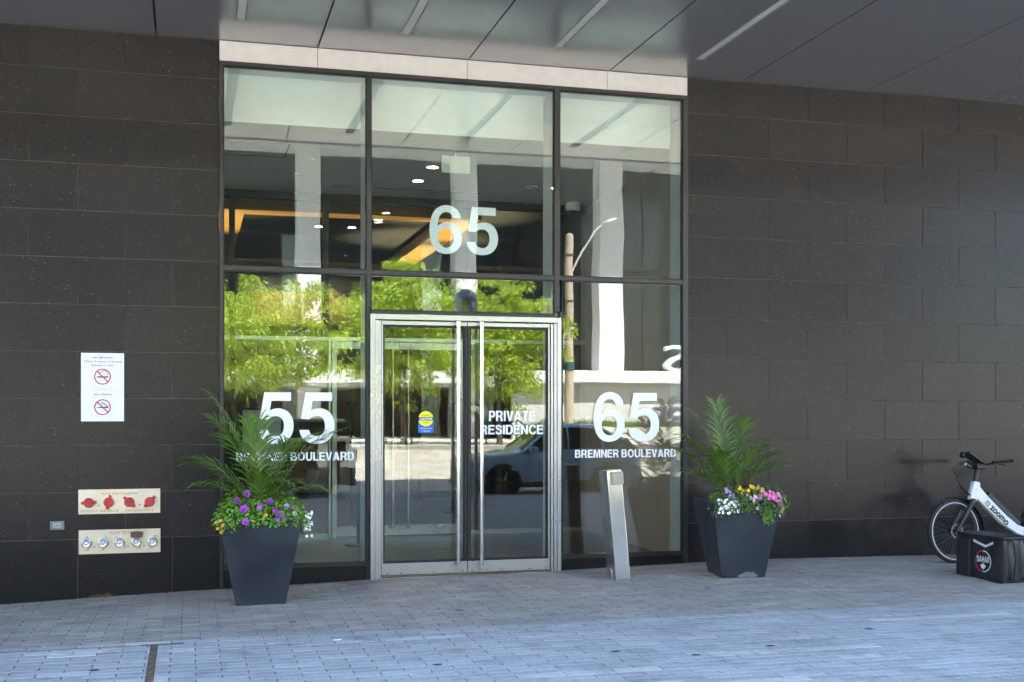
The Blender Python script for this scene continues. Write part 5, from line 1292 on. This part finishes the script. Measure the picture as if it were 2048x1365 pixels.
# ------------------------------------------------------------------ parked cars
M_CARGL = simple('car_glass', (.012,.014,.016), .06, 0, .8, var=.1); M_CARTR = simple('car_black_trim', (.012,.012,.012), .55); M_HEADL = simple('headlamp_clear', (.55,.58,.60), .15); M_TAILL = simple('tail_lamp_red', (.38,.01,.012), .2); M_RIM = mat_alu('alloy_rim', (.32,.33,.35), .3)
def car_paint(name, col):
    m, nt, out = newmat(name); p = principled(nt, out, col, .35, .08, .5); p.inputs['Coat Weight'].default_value = 1.0; p.inputs['Coat Roughness'].default_value = .04
    n = noise(nt, objvec(nt), 300, 2); nt.links.new(ramp(nt, n.outputs['Fac'], [(.3, tuple(c*.92 for c in col)), (.7, tuple(min(1, c*1.08) for c in col))]), p.inputs['Base Color']); return m
def suv(loc, rot, paint, label, boxy=False, k_=1.0):
    t = thing('parked_car', loc, label, 'car', None, local=True); t.rotation_euler = (0, 0, rot)
    L = 4.5; W = .91
    # stations: x (0 = nose), low z, belt z, roof z or None, belt half width, roof half width
    if boxy: S = [(0,.42,.95,None,.72,0),(.12,.36,1.06,None,.86,0),(1.25,.34,1.10,None,.9,0),(1.5,.34,1.12,1.16,.9,.86),(1.95,.34,1.13,1.78,.9,.78),(3.2,.34,1.14,1.82,.9,.78),(4.3,.36,1.14,1.78,.9,.76),(4.42,.38,1.12,1.2,.88,.84),(4.5,.45,1.0,None,.84,0)]
    else: S = [(0,.34,.72,None,.62,0),(.10,.26,.86,None,.80,0),(.45,.24,.96,None,.88,0),(1.15,.24,1.03,None,.91,0),(1.35,.24,1.05,1.09,.91,.84),(2.05,.24,1.06,1.58,.91,.66),(2.6,.24,1.07,1.66,.91,.68),(3.5,.24,1.08,1.60,.91,.67),(4.15,.26,1.07,1.34,.88,.64),(4.38,.30,1.02,1.08,.84,.74),(4.5,.36,.9,None,.76,0)]
    S = [(a*k_, *b) for a, *b in S]
    q = MB(); rings = []
    for (x, lo_, be, ro, wb, wr) in S:
        top = ro if ro else be + .02; wt = wr if ro else wb*.86
        prof = [(wb*.86, lo_), (wb*.99, lo_+.12), (wb*1.01, (lo_+be)/2+.05), (wb*.985, be-.05), (wb*.95, be), (wt, top-.05 if ro else be+.01), (wt*.86, top), (wt*.45, top+.03)]
        rings.append([(x, yy, z) for yy, z in prof] + [(x, -yy, z) for yy, z in reversed(prof)])
    n = len(rings[0]); vs = [p for r_ in rings for p in r_]
    fs = [(i*n+k, (i+1)*n+k, (i+1)*n+(k+1) % n, i*n+(k+1) % n) for i in range(len(rings)-1) for k in range(n)]
    fs += [tuple(range(n)), tuple(reversed([(len(rings)-1)*n+k for k in range(n)]))]
    q.add(vs, fs); body = q.build('body', paint, t, smooth=not boxy)
    cab = [s for s in S if s[3]]
    for sy in (-1, 1):        # side glass between belt and roof
        wins = []
        for i in range(len(cab)-1):
            a, b = cab[i], cab[i+1]
            if min(a[3]-a[2], b[3]-b[2]) < .02 and max(a[3]-a[2], b[3]-b[2]) < .2: continue
            def pt(s, f): 
                z = s[2]+.02 + (s[3]-.07-s[2]-.02)*f; g = (z-s[2])/(max(.02, s[3]-.05-s[2])); yy = s[4]*.95 + (s[5]-s[4]*.95)*g
                return (s[0], sy*(yy+.012), z)
            x_in = .03*(b[0]-a[0])
            qa, qb = pt(a, 0), pt(b, 0); ta, tb = pt(a, 1), pt(b, 1)
            mq = MB(); mq.quad((qa[0]+x_in, qa[1], qa[2]), (qb[0]-x_in, qb[1], qb[2]), (tb[0]-x_in, tb[1], tb[2]), (ta[0]+x_in, ta[1], ta[2])); mq.build('window', M_CARGL, t)
        for x0_, x1_ in ((1.5*k_, 2.6*k_), (2.62*k_, 3.6*k_)):
            mq = MB(); mq.tube([(x0_, sy*(W+.004), .40), (x0_, sy*(W-.035), 1.05)], .004, 4); mq.tube([(x1_, sy*(W+.004), .40), (x1_, sy*(W-.035), 1.05)], .004, 4); mq.build('door_gap', M_CARTR, t)
            mq = MB(); mq.box(x1_-.28, x1_-.10, sy*(W+.012)-.012, sy*(W+.012)+.012, .92, .95); mq.build('door_handle', M_CARTR, t)
        mq = MB(); mq.box(1.52*k_, 1.52*k_+.2, sy*(W+.11)-.08, sy*(W+.11)+.08, 1.04, 1.18); mq.build('side_mirror', paint, t, bevel=.03)
        mq = MB(); mq.prism([(.06,.70),(.10,.80),(.62,.90),(.50,.80)], sy*.895-.03 if sy > 0 else -.925, sy*.895+.03 if sy > 0 else -.865); 
        mq = MB(); mq.box(.03, .36, sy*.74-.13, sy*.74+.13, .74, .83) if not boxy else mq.cyl((-.02, sy*.6, .88), (.05, sy*.6, .88), .11, .11, 16); mq.build('headlight', M_HEADL, t, bevel=.0 if boxy else .02)
        mq = MB(); mq.box(4.5*k_-.14, 4.5*k_+.03, sy*.74-.10, sy*.74+.10, .88, 1.04 if not boxy else 1.15); mq.build('tail_light', M_TAILL, t, bevel=.015)
        mq = MB(); mq.box(.9*k_, 3.6*k_, sy*(W-.03)-.03, sy*(W-.03)+.03, .24, .36); mq.build('side_skirt', M_CARTR, t, bevel=.01)
    f0, f1 = [s for s in cab][0], [s for s in cab][1]
    mq = MB(); mq.quad((f0[0]+.03, -f0[5]*.9, f0[3]+.035), (f0[0]+.03, f0[5]*.9, f0[3]+.035), (f1[0]-.05, f1[5]*.84, f1[3]+.012), (f1[0]-.05, -f1[5]*.84, f1[3]+.012)); mq.build('windscreen', M_CARGL, t)
    r0, r1 = cab[-2], cab[-1]
    mq = MB(); mq.quad((r0[0]+.06, -r0[5]*.84, r0[3]+.012), (r0[0]+.06, r0[5]*.84, r0[3]+.012), (r1[0]+.0, r1[5]*.9, r1[3]+.045), (r1[0]+.0, -r1[5]*.9, r1[3]+.045)); mq.build('rear_window', M_CARGL, t)
    mq = MB(); mq.box(-.03, .10, -.52, .52, .42, .66); mq.build('grille', M_CARTR, t, bevel=.03); mq = MB(); mq.box(-.03, .25, -.74, .74, .25, .38); mq.build('bumper', M_CARTR, t, bevel=.03); mq = MB(); mq.box(4.5*k_-.12, 4.5*k_+.04, -.74, .74, .32, .48); mq.build('bumper', M_CARTR, t, bevel=.03)
    wr_ = .36 if not boxy else .40
    for wx in (.86*k_+.05, 3.58*k_):
        for sy in (-1, 1):
            y0 = sy*(W-.20)
            mq = MB(); mq.lathe([(wr_-.10, -.09), (wr_-.03, -.115), (wr_, -.08), (wr_, .08), (wr_-.03, .115), (wr_-.10, .09)], 30, (0,0,0), 'y'); wo_ = mq.build('wheel', M_TYRE, t, smooth=False); wo_.location = (wx, sy*(W-.085), wr_)
            mq = MB(); mq.lathe([(wr_-.11, .118*sy), (wr_-.13, .10*sy), (.06, .085*sy), (.055, .11*sy), (.01, .112*sy)], 24, (0,0,0), 'y'); ri = mq.build('rim', M_CARTR, None); ri.parent = wo_
            mq = MB()
            for k in range(5): a = k*2*math.pi/5; mq.tube([(.04*math.cos(a), .112*sy, .04*math.sin(a)), ((wr_-.12)*math.cos(a), .116*sy, (wr_-.12)*math.sin(a))], .022, 6)
            sp2 = mq.build('rim_spokes', M_RIM, None); sp2.parent = wo_
            mq = MB(); mq.lathe([(wr_+.055, (W-.02)*sy), (wr_+.055, (W+.006)*sy), (.05, (W+.006)*sy)], 30, (wx, 0, wr_+.02), 'y'); mq.build('wheel_arch', M_CARTR, t)
    return t
suv((6.05, -15.4, -.28), 0, car_paint('silver_blue_paint', (.50,.66,.82)), 'silver blue crossover car parked at the kerb, mirrored in the right door', k_=.96)
suv((-.95, -15.4, -.28), 0, car_paint('black_paint', (.012,.012,.014)), 'black boxy off-road car parked at the kerb, mirrored in the left pane', True)
